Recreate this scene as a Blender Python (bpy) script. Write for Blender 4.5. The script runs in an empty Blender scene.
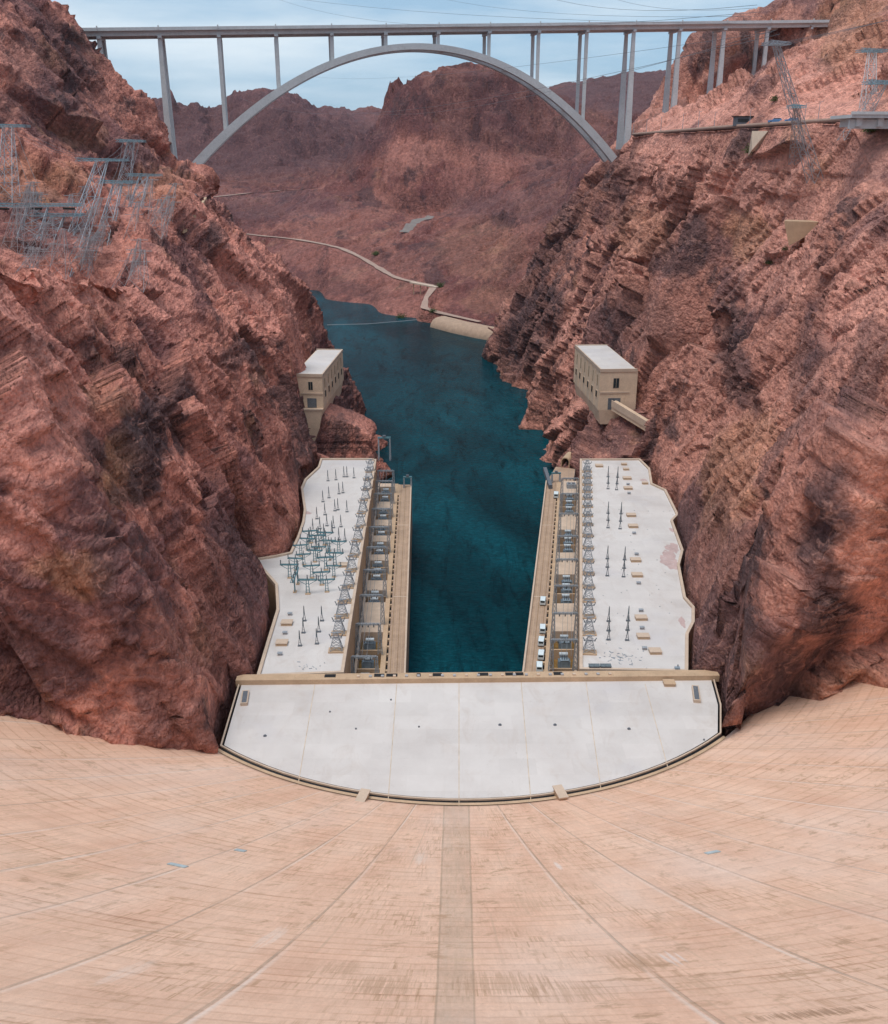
import bpy, bmesh, math, random
import numpy as np
from mathutils import Vector, Matrix

random.seed(7)
RNG = np.random.default_rng(11)
SC = bpy.context.scene
COL = SC.collection
PI = math.pi

# ------------------------------------------------------------------ camera model (metres; camera at the origin on the dam crest)
F = 961.0
PITCH = math.radians(20.4)
CP, SP = math.cos(PITCH), math.sin(PITCH)
def ray(x, y):
    a = (x - 444) / F; b = -(y - 512) / F
    return a, CP + b * SP, -SP + b * CP
def at_z(x, y, z):            # survey point at a known elevation
    r = ray(x, y); t = z / r[2]
    return Vector((r[0] * t, r[1] * t, z))
def at_y(x, y, Y):            # survey point at a known distance downstream
    r = ray(x, y); t = Y / r[1]
    return Vector((r[0] * t, Y, r[2] * t))

WATER = -180.0
ROOF = -140.0
DECK = -157.0

# ------------------------------------------------------------------ numpy noise
def _h(ix, iy, iz, s):
    n = (ix.astype(np.uint32) * np.uint32(374761393) + iy.astype(np.uint32) * np.uint32(668265263)
         + iz.astype(np.uint32) * np.uint32(2147483647 ^ 0x2545F491) + np.uint32(s * 1013904223 & 0xffffffff))
    n = (n ^ (n >> np.uint32(13))) * np.uint32(1274126177)
    n = (n ^ (n >> np.uint32(16))) * np.uint32(2246822519)
    n = n ^ (n >> np.uint32(15))
    return n.astype(np.float32) / np.float32(4294967296.0)
def vnoise(P, s=0):
    I = np.floor(P).astype(np.int64); f = (P - I).astype(np.float32)
    f = f * f * (3 - 2 * f)
    x, y, z = I[:, 0], I[:, 1], I[:, 2]
    out = 0
    for dx in (0, 1):
        wx = f[:, 0] if dx else 1 - f[:, 0]
        for dy in (0, 1):
            wy = f[:, 1] if dy else 1 - f[:, 1]
            for dz in (0, 1):
                wz = f[:, 2] if dz else 1 - f[:, 2]
                out = out + _h(x + dx, y + dy, z + dz, s) * wx * wy * wz
    return out * 2 - 1
def fbm(P, octv=4, s=0, gain=.5):
    a, o, t = 1., 0, 0
    for i in range(octv):
        o = o + a * vnoise(P * (2.03 ** i) + i * 17.3, s + i); t += a; a *= gain
    return o / t
def ridged(P, octv=4, s=0, gain=.5):
    a, o, t = 1., 0, 0
    for i in range(octv):
        o = o + a * (1 - 2 * np.abs(vnoise(P * (2.03 ** i) + i * 9.1, s + i))); t += a; a *= gain
    return o / t
def facet(P, s=0, k=.9):
    """Broken-rock blocks: each Voronoi cell is a tilted plane with its own height."""
    B = np.floor(P - .5).astype(np.int64)
    best = np.full(len(P), 9e9, np.float32); val = np.zeros(len(P), np.float32)
    for dx in (0, 1):
        for dy in (0, 1):
            for dz in (0, 1):
                x, y, z = B[:, 0] + dx, B[:, 1] + dy, B[:, 2] + dz
                jx = P[:, 0] - (x + .2 + .6 * _h(x, y, z, s + 1))
                jy = P[:, 1] - (y + .2 + .6 * _h(x, y, z, s + 2))
                jz = P[:, 2] - (z + .2 + .6 * _h(x, y, z, s + 3))
                d = (jx * jx + jy * jy + jz * jz).astype(np.float32)
                v = (.45 * (_h(x, y, z, s + 4) - .5) + k * (jx * (_h(x, y, z, s + 5) - .5) + jy * (_h(x, y, z, s + 6) - .5)
                     + jz * (_h(x, y, z, s + 7) - .5)) * 2).astype(np.float32)
                m = d < best
                best = np.where(m, d, best); val = np.where(m, v, val)
    return val

# ------------------------------------------------------------------ materials
class NT:
    def __init__(s, name):
        s.m = bpy.data.materials.new(name); s.m.use_nodes = True
        s.t = s.m.node_tree; s.b = s.t.nodes['Principled BSDF']
        s.b.inputs['Roughness'].default_value = .85
        s.b.inputs['Specular IOR Level'].default_value = .25
    def n(s, typ, **kw):
        o = s.t.nodes.new(typ)
        for k, v in kw.items():
            if k in o.inputs: o.inputs[k].default_value = v
            else: setattr(o, k, v)
        return o
    def l(s, a, b): s.t.links.new(a, b)
    def obj(s): return s.n('ShaderNodeTexCoord').outputs['Object']
    def mapp(s, src, scale=(1, 1, 1), rot=(0, 0, 0)):
        m = s.n('ShaderNodeMapping'); m.inputs['Scale'].default_value = scale; m.inputs['Rotation'].default_value = rot
        s.l(src, m.inputs['Vector']); return m.outputs['Vector']
    def noise(s, vec, scale, detail=5, rough=.55, dist=0, col=False):
        o = s.n('ShaderNodeTexNoise'); o.inputs['Scale'].default_value = scale; o.inputs['Detail'].default_value = detail
        o.inputs['Roughness'].default_value = rough; o.inputs['Distortion'].default_value = dist
        s.l(vec, o.inputs['Vector']); return o.outputs['Color' if col else 'Fac']
    def ramp(s, fac, stops, interp='LINEAR'):
        o = s.n('ShaderNodeValToRGB'); e = o.color_ramp; e.interpolation = interp
        while len(e.elements) < len(stops): e.elements.new(.5)
        for el, (p, c) in zip(e.elements, stops):
            el.position = p; el.color = (*c, 1) if len(c) == 3 else c
        s.l(fac, o.inputs['Fac']); return o.outputs['Color']
    def mix(s, fac, a, b, mode='MIX'):
        o = s.n('ShaderNodeMix', data_type='RGBA', blend_type=mode)
        for sock, v in ((o.inputs[0], fac), (o.inputs[6], a), (o.inputs[7], b)):
            if isinstance(v, (int, float)): sock.default_value = v
            elif isinstance(v, tuple): sock.default_value = (*v, 1)
            else: s.l(v, sock)
        return o.outputs[2]
    def math(s, op, a, b=0.):
        o = s.n('ShaderNodeMath', operation=op)
        for sock, v in ((o.inputs[0], a), (o.inputs[1], b)):
            if isinstance(v, (int, float)): sock.default_value = v
            else: s.l(v, sock)
        return o.outputs[0]
    def bump(s, h, dist=.3, strength=.6, prev=None):
        o = s.n('ShaderNodeBump'); o.inputs['Distance'].default_value = dist; o.inputs['Strength'].default_value = strength
        s.l(h, o.inputs['Height'])
        if prev is not None: s.l(prev, o.inputs['Normal'])
        return o.outputs['Normal']
    def out(s, color=None, normal=None, rough=None):
        if color is not None: s.l(color, s.b.inputs['Base Color'])
        if normal is not None: s.l(normal, s.b.inputs['Normal'])
        if rough is not None: s.b.inputs['Roughness'].default_value = rough
        return s.m

def plain(name, col, rough=.7, var=.25, scale=.8, metal=0.):
    t = NT(name); v = t.noise(t.obj(), scale, 6)
    c = t.ramp(v, [(.3, tuple(x * (1 - var) for x in col)), (.7, tuple(min(1, x * (1 + var)) for x in col))])
    t.b.inputs['Metallic'].default_value = metal
    return t.out(c, None, rough)

def rock_mat(name, salmon, brown, dark, purple, orange, rot, amt_dark=.0, dust=.14, k=1.0):
    """Weathered canyon rock: fresh salmon faces, brown varnish, dark intrusions and ochre patches."""
    t = NT(name); o = t.obj()
    if k != 1.0: o = t.mapp(o, (k, k, k))
    warp = t.noise(o, .02, 4, .6, 0, True)
    wv = t.n('ShaderNodeVectorMath', operation='MULTIPLY_ADD')
    t.l(warp, wv.inputs[0]); wv.inputs[1].default_value = (26, 26, 26); t.l(o, wv.inputs[2])
    W = wv.outputs[0]
    big = t.noise(W, .017, 5, .62)
    mid = t.noise(t.mapp(W, (1, .35, .8), rot), .055, 6, .68)
    fine = t.noise(o, .5, 6, .72)
    c = t.ramp(big, [(.33, brown), (.46, tuple((a + b) / 2 for a, b in zip(brown, salmon))), (.58, salmon)])
    c = t.mix(t.ramp(mid, [(.44, (0, 0, 0)), (.62, (.8, .8, .8))]), c, brown)
    pf = t.ramp(t.noise(t.mapp(W, (1, .45, .6), rot), .026, 5, .6), [(.53 - amt_dark, (0, 0, 0)), (.60 - amt_dark, (1, 1, 1))])
    c = t.mix(t.math('MULTIPLY', pf, .85), c, purple)
    df = t.ramp(t.noise(t.mapp(W, (1.2, .5, .5), rot), .041, 6, .66), [(.58 - amt_dark, (0, 0, 0)), (.64 - amt_dark, (1, 1, 1))])
    c = t.mix(t.math('MULTIPLY', df, .8), c, dark)
    of = t.ramp(t.noise(W, .034, 5, .6), [(.60, (0, 0, 0)), (.72, (.55, .55, .55))])
    c = t.mix(of, c, orange)
    # mapped geology: dark dykes, fresh pale faces, ochre beds
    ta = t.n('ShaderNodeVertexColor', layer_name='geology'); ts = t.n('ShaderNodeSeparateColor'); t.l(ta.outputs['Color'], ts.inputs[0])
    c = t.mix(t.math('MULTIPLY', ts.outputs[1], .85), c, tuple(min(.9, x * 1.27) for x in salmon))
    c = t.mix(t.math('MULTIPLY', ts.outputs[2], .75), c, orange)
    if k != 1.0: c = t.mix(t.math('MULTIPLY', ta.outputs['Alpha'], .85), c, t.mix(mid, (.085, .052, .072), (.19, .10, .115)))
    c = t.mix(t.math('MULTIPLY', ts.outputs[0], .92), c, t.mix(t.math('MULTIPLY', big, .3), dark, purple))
    # thin pale veins and fine speckle
    vein = t.math('ABSOLUTE', t.math('SUBTRACT', t.noise(t.mapp(W, (1, .4, 1), rot), .05, 4, .6), .5))
    vf = t.ramp(vein, [(.0, (.22, .22, .22)), (.012, (0, 0, 0))])
    c = t.mix(vf, c, tuple(min(1, x * 1.5 + .04) for x in salmon))
    c = t.mix(.8, c, t.ramp(fine, [(.28, (.42, .40, .42)), (.5, (.92, .92, .92)), (.72, (1.5, 1.45, 1.4))]), 'MULTIPLY')
    st = t.noise(t.mapp(o, (1, .25, .35), rot), .45, 5, .7)
    c = t.mix(.6, c, t.ramp(st, [(.34, (.66, .62, .63)), (.6, (1.15, 1.13, 1.1))]), 'MULTIPLY')
    # dust caught on ledges (colour by the surface's own slope)
    g = t.n('ShaderNodeNewGeometry'); sx = t.n('ShaderNodeSeparateXYZ'); t.l(g.outputs['Normal'], sx.inputs[0])
    led = t.ramp(sx.outputs[2], [(.62, (0, 0, 0)), (.95, (dust, dust, dust))])
    c = t.mix(led, c, tuple(min(1, x * 1.15 + .02) for x in salmon))
    vo = t.n('ShaderNodeTexVoronoi', feature='DISTANCE_TO_EDGE'); vo.inputs['Scale'].default_value = .33
    t.l(t.mapp(W, (1, .5, .7), rot), vo.inputs['Vector'])
    crack = t.ramp(vo.outputs['Distance'], [(.0, (0, 0, 0)), (.07, (1, 1, 1))])
    h = t.math('ADD', t.math('MULTIPLY', fine, .75), t.math('MULTIPLY', crack, .10))
    h = t.math('ADD', h, t.math('MULTIPLY', st, .7))
    for vs_, am in ((.5, .75), (1.3, .40)):          # sharp-edged broken blocks
        vc = t.n('ShaderNodeTexVoronoi', feature='F1'); vc.inputs['Scale'].default_value = vs_; vc.inputs['Randomness'].default_value = .9
        t.l(t.mapp(o, (1, .6, .75), rot), vc.inputs['Vector']); sc = t.n('ShaderNodeSeparateColor'); t.l(vc.outputs['Color'], sc.inputs[0])
        h = t.math('ADD', h, t.math('MULTIPLY', t.math('ADD', sc.outputs[0], t.math('MULTIPLY', vc.outputs['Distance'], -.9)), am))
        if vs_ < 1: c = t.mix(.5, c, t.ramp(sc.outputs[1], [(.0, (.80, .78, .79)), (1, (1.16, 1.15, 1.13))]), 'MULTIPLY')
    nrm = t.bump(h, 1.6 / k, 1.0)
    return t.out(c, nrm, .92)

M = {}
M['rock_left'] = rock_mat('rock_left', (.71, .31, .245), (.45, .18, .142), (.090, .058, .064), (.205, .098, .102), (.53, .26, .14), (0, .5, .35), .035)
M['rock_right'] = rock_mat('rock_right', (.70, .34, .27), (.46, .205, .16), (.090, .060, .068), (.23, .118, .116), (.56, .29, .165), (0, -.5, -.35), .015)
M['rock_far'] = rock_mat('rock_far', (.38, .165, .135), (.245, .092, .078), (.085, .042, .048), (.17, .060, .060), (.42, .22, .145), (0, .3, .3), .03, .06, .42)

def concrete(name, col, var=.12, stain=(.45, .34, .22), amount=.35, scale=.15):
    t = NT(name); o = t.obj()
    a = t.noise(o, scale, 6, .65); b = t.noise(o, scale * 14, 5, .7); s = t.noise(o, scale * 2.7, 6, .7, .6)
    c = t.ramp(a, [(.3, tuple(x * (1 - var) for x in col)), (.7, tuple(min(.95, x * (1 + var)) for x in col))])
    c = t.mix(t.ramp(s, [(.55, (0, 0, 0)), (.75, (amount,) * 3)]), c, stain)
    c = t.mix(.5, c, t.ramp(b, [(.3, (.72, .72, .72)), (.65, (1.1, 1.1, 1.1))]), 'MULTIPLY')
    return t.out(c, t.bump(b, .05, .4), .85)
t = NT('pale_roof_gravel'); o = t.obj()
rc = t.ramp(t.noise(o, .05, 6, .65), [(.3, (.53, .495, .485)), (.55, (.60, .57, .56)), (.75, (.64, .61, .60))])
rc = t.mix(t.ramp(t.noise(t.mapp(o, (1, .5, 1)), .16, 7, .72, .8), [(.52, (0, 0, 0)), (.72, (.6, .6, .6))]), rc, (.50, .44, .41))
rc = t.mix(t.ramp(t.noise(o, .028, 5, .6), [(.56, (0, 0, 0)), (.66, (.35, .35, .35))]), rc, (.50, .49, .53))
bk = t.n('ShaderNodeTexBrick'); bk.inputs['Scale'].default_value = 1; bk.inputs['Brick Width'].default_value = 9; bk.inputs['Row Height'].default_value = 6.5; bk.inputs['Mortar Size'].default_value = .03
bk.inputs['Color1'].default_value = (.93, .93, .93, 1); bk.inputs['Color2'].default_value = (1.05, 1.05, 1.05, 1); bk.inputs['Mortar'].default_value = (.88, .86, .84, 1); t.l(o, bk.inputs['Vector'])
rc = t.mix(.6, rc, bk.outputs['Color'], 'MULTIPLY')
rc = t.mix(t.math('MULTIPLY', t.ramp(t.noise(o, .9, 4, .85), [(.60, (0, 0, 0)), (.70, (.7, .7, .7))]), t.ramp(t.noise(o, .06, 3), [(.4, (.1, .1, .1)), (.6, (1, 1, 1))])), rc, (.38, .33, .31))
M['roof'] = t.out(rc, t.bump(t.noise(o, 3, 4), .04, .4), .9)
M['tan'] = concrete('tan_concrete', (.50, .355, .24), .14, (.33, .22, .14), .45, .2)
M['tan_light'] = concrete('light_tan_concrete', (.56, .44, .35), .12, (.42, .32, .22), .35, .25)
M['ochre'] = concrete('ochre_stained_concrete', (.21, .125, .042), .4, (.06, .038, .016), .6, .3)
M['bridge'] = concrete('grey_bridge_concrete', (.53, .55, .565), .10, (.30, .30, .30), .35, .06)
M['pave'] = concrete('pinkish_paving', (.40, .28, .205), .16, (.27, .18, .13), .4, .25)
M['valve'] = concrete('cream_concrete', (.70, .545, .41), .12, (.38, .25, .14), .45, .13)
M['dirt'] = concrete('pale_dirt_road', (.37, .255, .21), .15, (.33, .22, .17), .4, .06)
M['asphalt'] = concrete('worn_asphalt', (.20, .17, .16), .15, (.15, .12, .11), .4, .1)
M['steel'] = plain('galvanised_steel', (.30, .33, .37), .55, .3, 2)
M['steel_dark_and_gap_shade'] = plain('weathered_steel_and_gap_shade', (.13, .145, .17), .6, .3, 2)  # dark steel, also the painted gap shade on the central block's wall
M['steel_pale'] = plain('pale_weathered_steel', (.36, .36, .38), .6, .25, 2)
M['teal'] = plain('teal_painted_steel', (.10, .21, .25), .55, .3, 1)
M['teal_light'] = plain('light_teal_steel', (.22, .36, .42), .55, .3, 1)
M['insulator'] = plain('grey_porcelain', (.12, .15, .17), .35, .3, 2)
M['tank'] = plain('blue_grey_painted_metal', (.26, .33, .40), .45, .25, .6)
M['tank_light'] = plain('pale_blue_painted_metal', (.50, .57, .63), .4, .2, .6)
M['dark'] = plain('dark_opening', (.018, .018, .02), .8, .3)
M['glass'] = plain('dark_window_glass', (.03, .04, .045), .15, .3)
M['white'] = plain('white_vehicle_paint', (.66, .74, .78), .3, .06)
M['rubber'] = plain('black_rubber', (.02, .02, .02), .85, .2)
M['blue'] = plain('blue_painted_metal', (.10, .22, .42), .4, .2)
M['red'] = plain('red_brown_metal', (.24, .085, .07), .6, .3)
M['leaf'] = plain('dull_green_leaves', (.075, .10, .03), .8, .4, .6)
M['bark'] = plain('grey_brown_bark', (.12, .085, .06), .9, .3, 1)
M['cable'] = plain('grey_cable', (.16, .17, .19), .5, .1)
M['rust'] = plain('orange_sealant', (.55, .44, .34), .9, .3, .3)
M['spot'] = plain('blue_grey_patch_paint', (.40, .47, .50), .7, .2, .5)

# river water
t = NT('river_water'); o = t.obj()
w1 = t.noise(t.mapp(o, (1, .45, 1), (0, 0, .25)), .035, 6, .66, 1.0)
w2 = t.noise(o, .30, 5, .65, .4); w3 = t.noise(t.mapp(o, (1, .5, 1), (0, 0, -.3)), .012, 4, .6, .8)
wc = t.ramp(w3, [(.35, (.0015, .022, .031)), (.65, (.003, .058, .080))])
wc = t.mix(t.ramp(w1, [(.60, (0, 0, 0)), (.75, (.5, .5, .5))]), wc, (.006, .085, .11))
rp_ = t.noise(t.mapp(o, (1, 2.6, 1), (0, 0, .15)), .42, 6, .75, .6)
wc = t.mix(.8, wc, t.ramp(rp_, [(.34, (.40, .46, .48)), (.52, (1, 1, 1)), (.70, (2.1, 1.9, 1.8))]), 'MULTIPLY')
fm = t.ramp(t.noise(t.mapp(o, (1, 2.2, 1), (0, 0, .2)), .16, 8, .75, 1.6), [(.70, (0, 0, 0)), (.78, (.5, .5, .5))])
dkm = t.noise(t.mapp(o, (1.5, .28, 1), (0, 0, .2)), .085, 8, .74, .9)
wc = t.mix(t.ramp(dkm, [(.50, (0, 0, 0)), (.66, (.75, .75, .75))]), wc, (.001, .011, .016))
wc = t.mix(fm, wc, (.30, .40, .42))
nb = t.bump(t.math('ADD', t.math('MULTIPLY', w1, 1.6), t.math('MULTIPLY', w2, .8)), .9, .6)
t.b.inputs['Specular IOR Level'].default_value = .27
t.b.inputs['IOR'].default_value = 1.07
M['water'] = t.out(wc, nb, .08)

# dam face: UV u = degrees round the arch, v = elevation in metres
t = NT('dam_face_concrete'); uv = t.n('ShaderNodeTexCoord').outputs['UV']
sx = t.n('ShaderNodeSeparateXYZ'); t.l(uv, sx.inputs[0])
U, V = sx.outputs[0], sx.outputs[1]
def comb(a, b):
    c_ = t.n('ShaderNodeCombineXYZ')
    for q, v in ((0, a), (1, b)):
        if isinstance(v, float): c_.inputs[q].default_value = v
        else: t.l(v, c_.inputs[q])
    return c_.outputs[0]
wob = t.math('MULTIPLY', t.math('SUBTRACT', t.noise(comb(t.math('MULTIPLY', U, .35), t.math('MULTIPLY', V, .05)), 1.0, 3), .5), .10)
Uw = t.math('ADD', U, wob)
base = t.ramp(t.noise(comb(t.math('MULTIPLY', U, .22), t.math('MULTIPLY', V, .045)), 1.2, 6, .62),
              [(.3, (.70, .435, .318)), (.5, (.775, .512, .385)), (.7, (.81, .565, .44))])
br = t.n('ShaderNodeTexBrick'); br.offset = .0; br.squash = 1
br.inputs['Scale'].default_value = 1; br.inputs['Mortar Size'].default_value = .0; br.inputs['Brick Width'].default_value = 4.41; br.inputs['Row Height'].default_value = 1.52
br.inputs['Color1'].default_value = (.90, .885, .87, 1); br.inputs['Color2'].default_value = (1.1, 1.08, 1.06, 1)
t.l(comb(t.math('ADD', U, 1.1 + 441), t.math('ADD', V, 400.)), br.inputs['Vector'])
c = t.mix(.4, base, br.outputs['Color'], 'MULTIPLY')
# streaks running down the face, each lift staining on its own
lift = t.math('FLOOR', t.math('DIVIDE', V, 1.52))
sv = t.noise(comb(t.math('MULTIPLY', U, 3.1), t.math('MULTIPLY', lift, 3.7)), 1.0, 4, .7)
c = t.mix(.38, c, t.ramp(sv, [(.30, (.80, .76, .72)), (.55, (1.02, 1.01, 1.0)), (.75, (1.12, 1.10, 1.08))]), 'MULTIPLY')
pt = t.noise(comb(t.math('MULTIPLY', U, .30), t.math('MULTIPLY', V, .09)), 1.0, 5, .62)
pd = t.math('MULTIPLY', t.ramp(pt, [(.47, (0, 0, 0)), (.60, (1, 1, 1))]), t.ramp(t.noise(comb(t.math('MULTIPLY', U, 7.), t.math('MULTIPLY', lift, 1.3)), 1., 3, .7), [(.50, (0, 0, 0)), (.64, (.75, .75, .75))]))
c = t.mix(pd, c, (.47, .285, .175))
# horizontal lift lines
fr = t.math('FRACT', t.math('DIVIDE', V, 1.52))
ll = t.ramp(fr, [(.0, (.70, .60, .53)), (.15, (1, 1, 1)), (.85, (1, 1, 1)), (1, (.70, .60, .53))])
c = t.mix(t.ramp(t.noise(comb(t.math('MULTIPLY', U, .5), t.math('MULTIPLY', lift, .37)), 1., 4, .65), [(.36, (.12, .12, .12)), (.60, (.9, .9, .9))]), c, t.mix(t.ramp(t.noise(comb(t.math('MULTIPLY', lift, 5.37), t.math('MULTIPLY', U, .03)), 1., 2), [(.40, (0, 0, 0)), (.60, (1, 1, 1))]), (1, 1, 1), ll), 'MULTIPLY')
fr2 = t.math('FRACT', t.math('DIVIDE', V, 12.16))
l2 = t.ramp(fr2, [(.0, (.74, .66, .60)), (.035, (1, 1, 1))])
lm = t.noise(comb(t.math('MULTIPLY', U, .4), t.math('MULTIPLY', V, .08)), 1, 3)
c = t.mix(t.ramp(lm, [(.42, (0, 0, 0)), (.6, (.8, .8, .8))]), c, t.mix(1., c, l2, 'MULTIPLY'))
# radial contraction joints every 3.9 degrees, some grouted pale, some brown
jn = t.math('DIVIDE', t.math('ADD', t.math('ABSOLUTE', Uw), 43.0 - 4.41), 4.41)     # joints at 5.5, 9.9 ... degrees

jf = t.math('ABSOLUTE', t.math('SUBTRACT', t.math('FRACT', jn), .5))       # .5 on the joint
jl = t.ramp(jf, [(.484, (0, 0, 0)), (.493, (1, 1, 1))])
jr = t.noise(comb(t.math('FLOOR', t.math('ADD', jn, .5)), 3.3), 1.7, 1)
jv = t.noise(comb(t.math('MULTIPLY', U, 2.), t.math('MULTIPLY', V, .12)), 1, 5, .7)
jl = t.math('MULTIPLY', jl, t.math('GREATER_THAN', t.math('ABSOLUTE', Uw), 3.))
jm = t.math('MULTIPLY', jl, t.ramp(jv, [(.33, (.15, .15, .15)), (.6, (.85, .85, .85))]))
c = t.mix(jm, c, t.ramp(jr, [(.35, (.40, .29, .215)), (.6, (.56, .45, .38))]))
# the drain strip down the middle: a greyer band a few metres wide between two joints
dep = t.math('MAXIMUM', t.math('SUBTRACT', t.math('MULTIPLY', V, -1.), 1.7), 0.)
Rr_ = t.math('SUBTRACT', 281., t.math('MULTIPLY', t.math('POWER', t.math('DIVIDE', dep, 138.3), 1.5), 183.))
lat = t.math('MULTIPLY', t.math('MULTIPLY', t.math('ABSOLUTE', Uw), PI / 180), Rr_)
hw_ = t.math('ADD', 1.55, t.math('MULTIPLY', t.math('SUBTRACT', dep, 60.), .0165))
ratio = t.math('DIVIDE', lat, t.math('MULTIPLY', hw_, 2.))
mdm = t.math('MULTIPLY', t.ramp(ratio, [(.0, (1, 1, 1)), (.48, (1, 1, 1)), (.52, (0, 0, 0))]), t.ramp(jv, [(.3, (.2, .2, .2)), (.7, (.6, .6, .6))]))
lvs = t.noise(comb(0., t.math('MULTIPLY', V, .16)), 1., 3)
c = t.mix(mdm, c, t.ramp(lvs, [(.4, (.40, .30, .225)), (.6, (.54, .42, .33))]))
edge = t.ramp(t.math('ABSOLUTE', t.math('SUBTRACT', ratio, .5)), [(.0, (.9, .9, .9)), (.05, (0, 0, 0))])
c = t.mix(t.math('MULTIPLY', edge, t.ramp(jv, [(.3, (.3, .3, .3)), (.6, (.9, .9, .9))])), c, (.36, .255, .18))
sc2 = t.noise(comb(t.math('ADD', t.math('MULTIPLY', U, .9), t.math('MULTIPLY', V, .18)), t.math('MULTIPLY', V, .6)), 1., 5, .7)
sm2 = t.noise(comb(t.math('MULTIPLY', U, .16), t.math('MULTIPLY', V, .035)), 1., 3, .6)
c = t.mix(t.math('MULTIPLY', t.ramp(sc2, [(.54, (0, 0, 0)), (.64, (.85, .85, .85))]), t.ramp(sm2, [(.42, (0, 0, 0)), (.56, (1, 1, 1))])), c, (.48, .30, .195))
pl2 = t.noise(comb(t.math('MULTIPLY', U, .08), t.math('MULTIPLY', V, .025)), 1., 5, .65)
c = t.mix(t.ramp(pl2, [(.50, (0, 0, 0)), (.72, (.40, .40, .40))]), c, (.80, .66, .60))
jn2 = t.math('ABSOLUTE', t.math('SUBTRACT', t.math('FRACT', t.math('DIVIDE', t.math('ADD', Uw, 441.), 1.47)), .5))
j2v = t.noise(comb(t.math('FLOOR', t.math('DIVIDE', t.math('ADD', Uw, 441.735), 1.47)), t.math('MULTIPLY', V, .03)), 1.3, 3, .6)
c = t.mix(t.math('MULTIPLY', t.ramp(jn2, [(.455, (0, 0, 0)), (.485, (1, 1, 1))]), t.ramp(j2v, [(.50, (0, 0, 0)), (.68, (.6, .6, .6))])), c, (.54, .375, .27))
bl = t.noise(comb(t.math('MULTIPLY', U, 1.6), t.math('MULTIPLY', V, .9)), 1., 5, .75)
c = t.mix(.5, c, t.ramp(bl, [(.32, (.92, .90, .88)), (.5, (1, 1, 1)), (.7, (1.05, 1.05, 1.04))]), 'MULTIPLY')
# pale grout smear beside some joints
js = t.ramp(t.math('SUBTRACT', t.math('FRACT', jn), .5), [(.0, (0, 0, 0)), (.44, (0, 0, 0)), (.47, (1, 1, 1)), (.49, (0, 0, 0))])
c = t.mix(t.math('MULTIPLY', t.math('MULTIPLY', js, t.math('GREATER_THAN', t.math('ABSOLUTE', Uw), 3.)), t.ramp(j2v, [(.42, (0, 0, 0)), (.6, (.6, .6, .6))])), c, (.80, .70, .64))
def face_uv(px, py):
    r = ray(px, py); q = 60.
    while q < 400:
        z = r[2] * q; R_ = 281. - 183. * (max(0., -max(z, -140.4) - 1.7) / 138.3) ** 1.5
        if math.hypot(r[0] * q - 4.4, 281. - r[1] * q) > R_ and z < -40: break
        q += .15
    return math.degrees(math.atan2(r[0] * q - 4.4, 281. - r[1] * q) + math.atan2(4.4, 281.)), r[2] * q
strk = t.noise(comb(t.math('MULTIPLY', U, 9.), t.math('MULTIPLY', V, .12)), 1., 5, .75)
for px, py, du, dv_, col_, st_ in ((640, 962, .9, 2.2, (.44, .27, .17), .9), (500, 985, 1.5, 2.6, (.46, .29, .19), .8), (566, 992, 1.3, 2.4, (.46, .29, .19), .75), (380, 985, 1.0, 2.4, (.45, .28, .18), .85), (340, 968, .6, 1.8, (.46, .29, .19), .7),
        (812, 1014, 1.5, .8, (.22, .12, .06), 1.), (240, 905, 1.2, 1.8, (.50, .33, .22), .6), (530, 905, .8, 2.6, (.52, .35, .24), .6), (672, 958, .3, 1.6, (.80, .76, .76), .7), (559, 866, .2, 1.4, (.80, .78, .78), .7), (270, 938, .3, 3.2, (.80, .72, .67), .5),
        (130, 972, .4, 3.4, (.80, .72, .67), .45), (420, 858, .5, 2.4, (.78, .68, .61), .7), (700, 985, .6, 2.2, (.50, .33, .22), .7), (460, 960, .5, .5, (.62, .43, .29), .8), (60, 870, 2.4, 2.0, (.52, .36, .25), .5), (820, 900, 2.2, 1.6, (.52, .36, .25), .5)):
    u0, v0 = face_uv(px, py)
    e_ = t.math('ADD', t.math('POWER', t.math('DIVIDE', t.math('SUBTRACT', U, u0), du), 2.), t.math('POWER', t.math('DIVIDE', t.math('SUBTRACT', V, v0), dv_), 2.))
    mk = t.ramp(t.math('ADD', e_, t.math('MULTIPLY', t.math('SUBTRACT', strk, .5), 9.)), [(.0, (st_ * .62,) * 3), (1.0, (0, 0, 0))])
    c = t.mix(mk, c, col_)
fn = t.noise(comb(t.math('MULTIPLY', U, 9.), t.math('MULTIPLY', V, 2.)), 1, 5, .7)
c = t.mix(.4, c, t.ramp(fn, [(.3, (.80, .79, .78)), (.65, (1.1, 1.1, 1.1))]), 'MULTIPLY')
nb = t.bump(t.math('ADD', fn, t.math('MULTIPLY', jl, -1.5)), .12, .6)
M['dam'] = t.out(c, nb, .9)

# ------------------------------------------------------------------ object helpers
def tag(o, label=None, cat=None, group=None, kind=None):
    if label: o['label'] = label
    if cat: o['category'] = cat
    if group: o['group'] = group
    if kind: o['kind'] = kind
    return o
def empty(name, loc, label, cat, group=None, rz=0):
    o = bpy.data.objects.new(name, None); COL.objects.link(o)
    o.location = loc; o.rotation_euler.z = rz
    o.empty_display_size = .5
    return tag(o, label, cat, group)
def copy_thing(o, loc, rz=0, label=None, scale=None, group=None):
    def rec(src, par):
        c_ = src.copy(); COL.objects.link(c_)
        if par is not None: c_.parent = par
        for ch in KIDS.get(src.name, []): rec(ch, c_)
        return c_
    r = rec(o, None); r.location = loc; r.rotation_euler.z = rz
    if label: r['label'] = label
    if group: r['group'] = group
    if scale: r.scale = (scale,) * 3 if isinstance(scale, (int, float)) else scale
    return r
KIDS = {}
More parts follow.
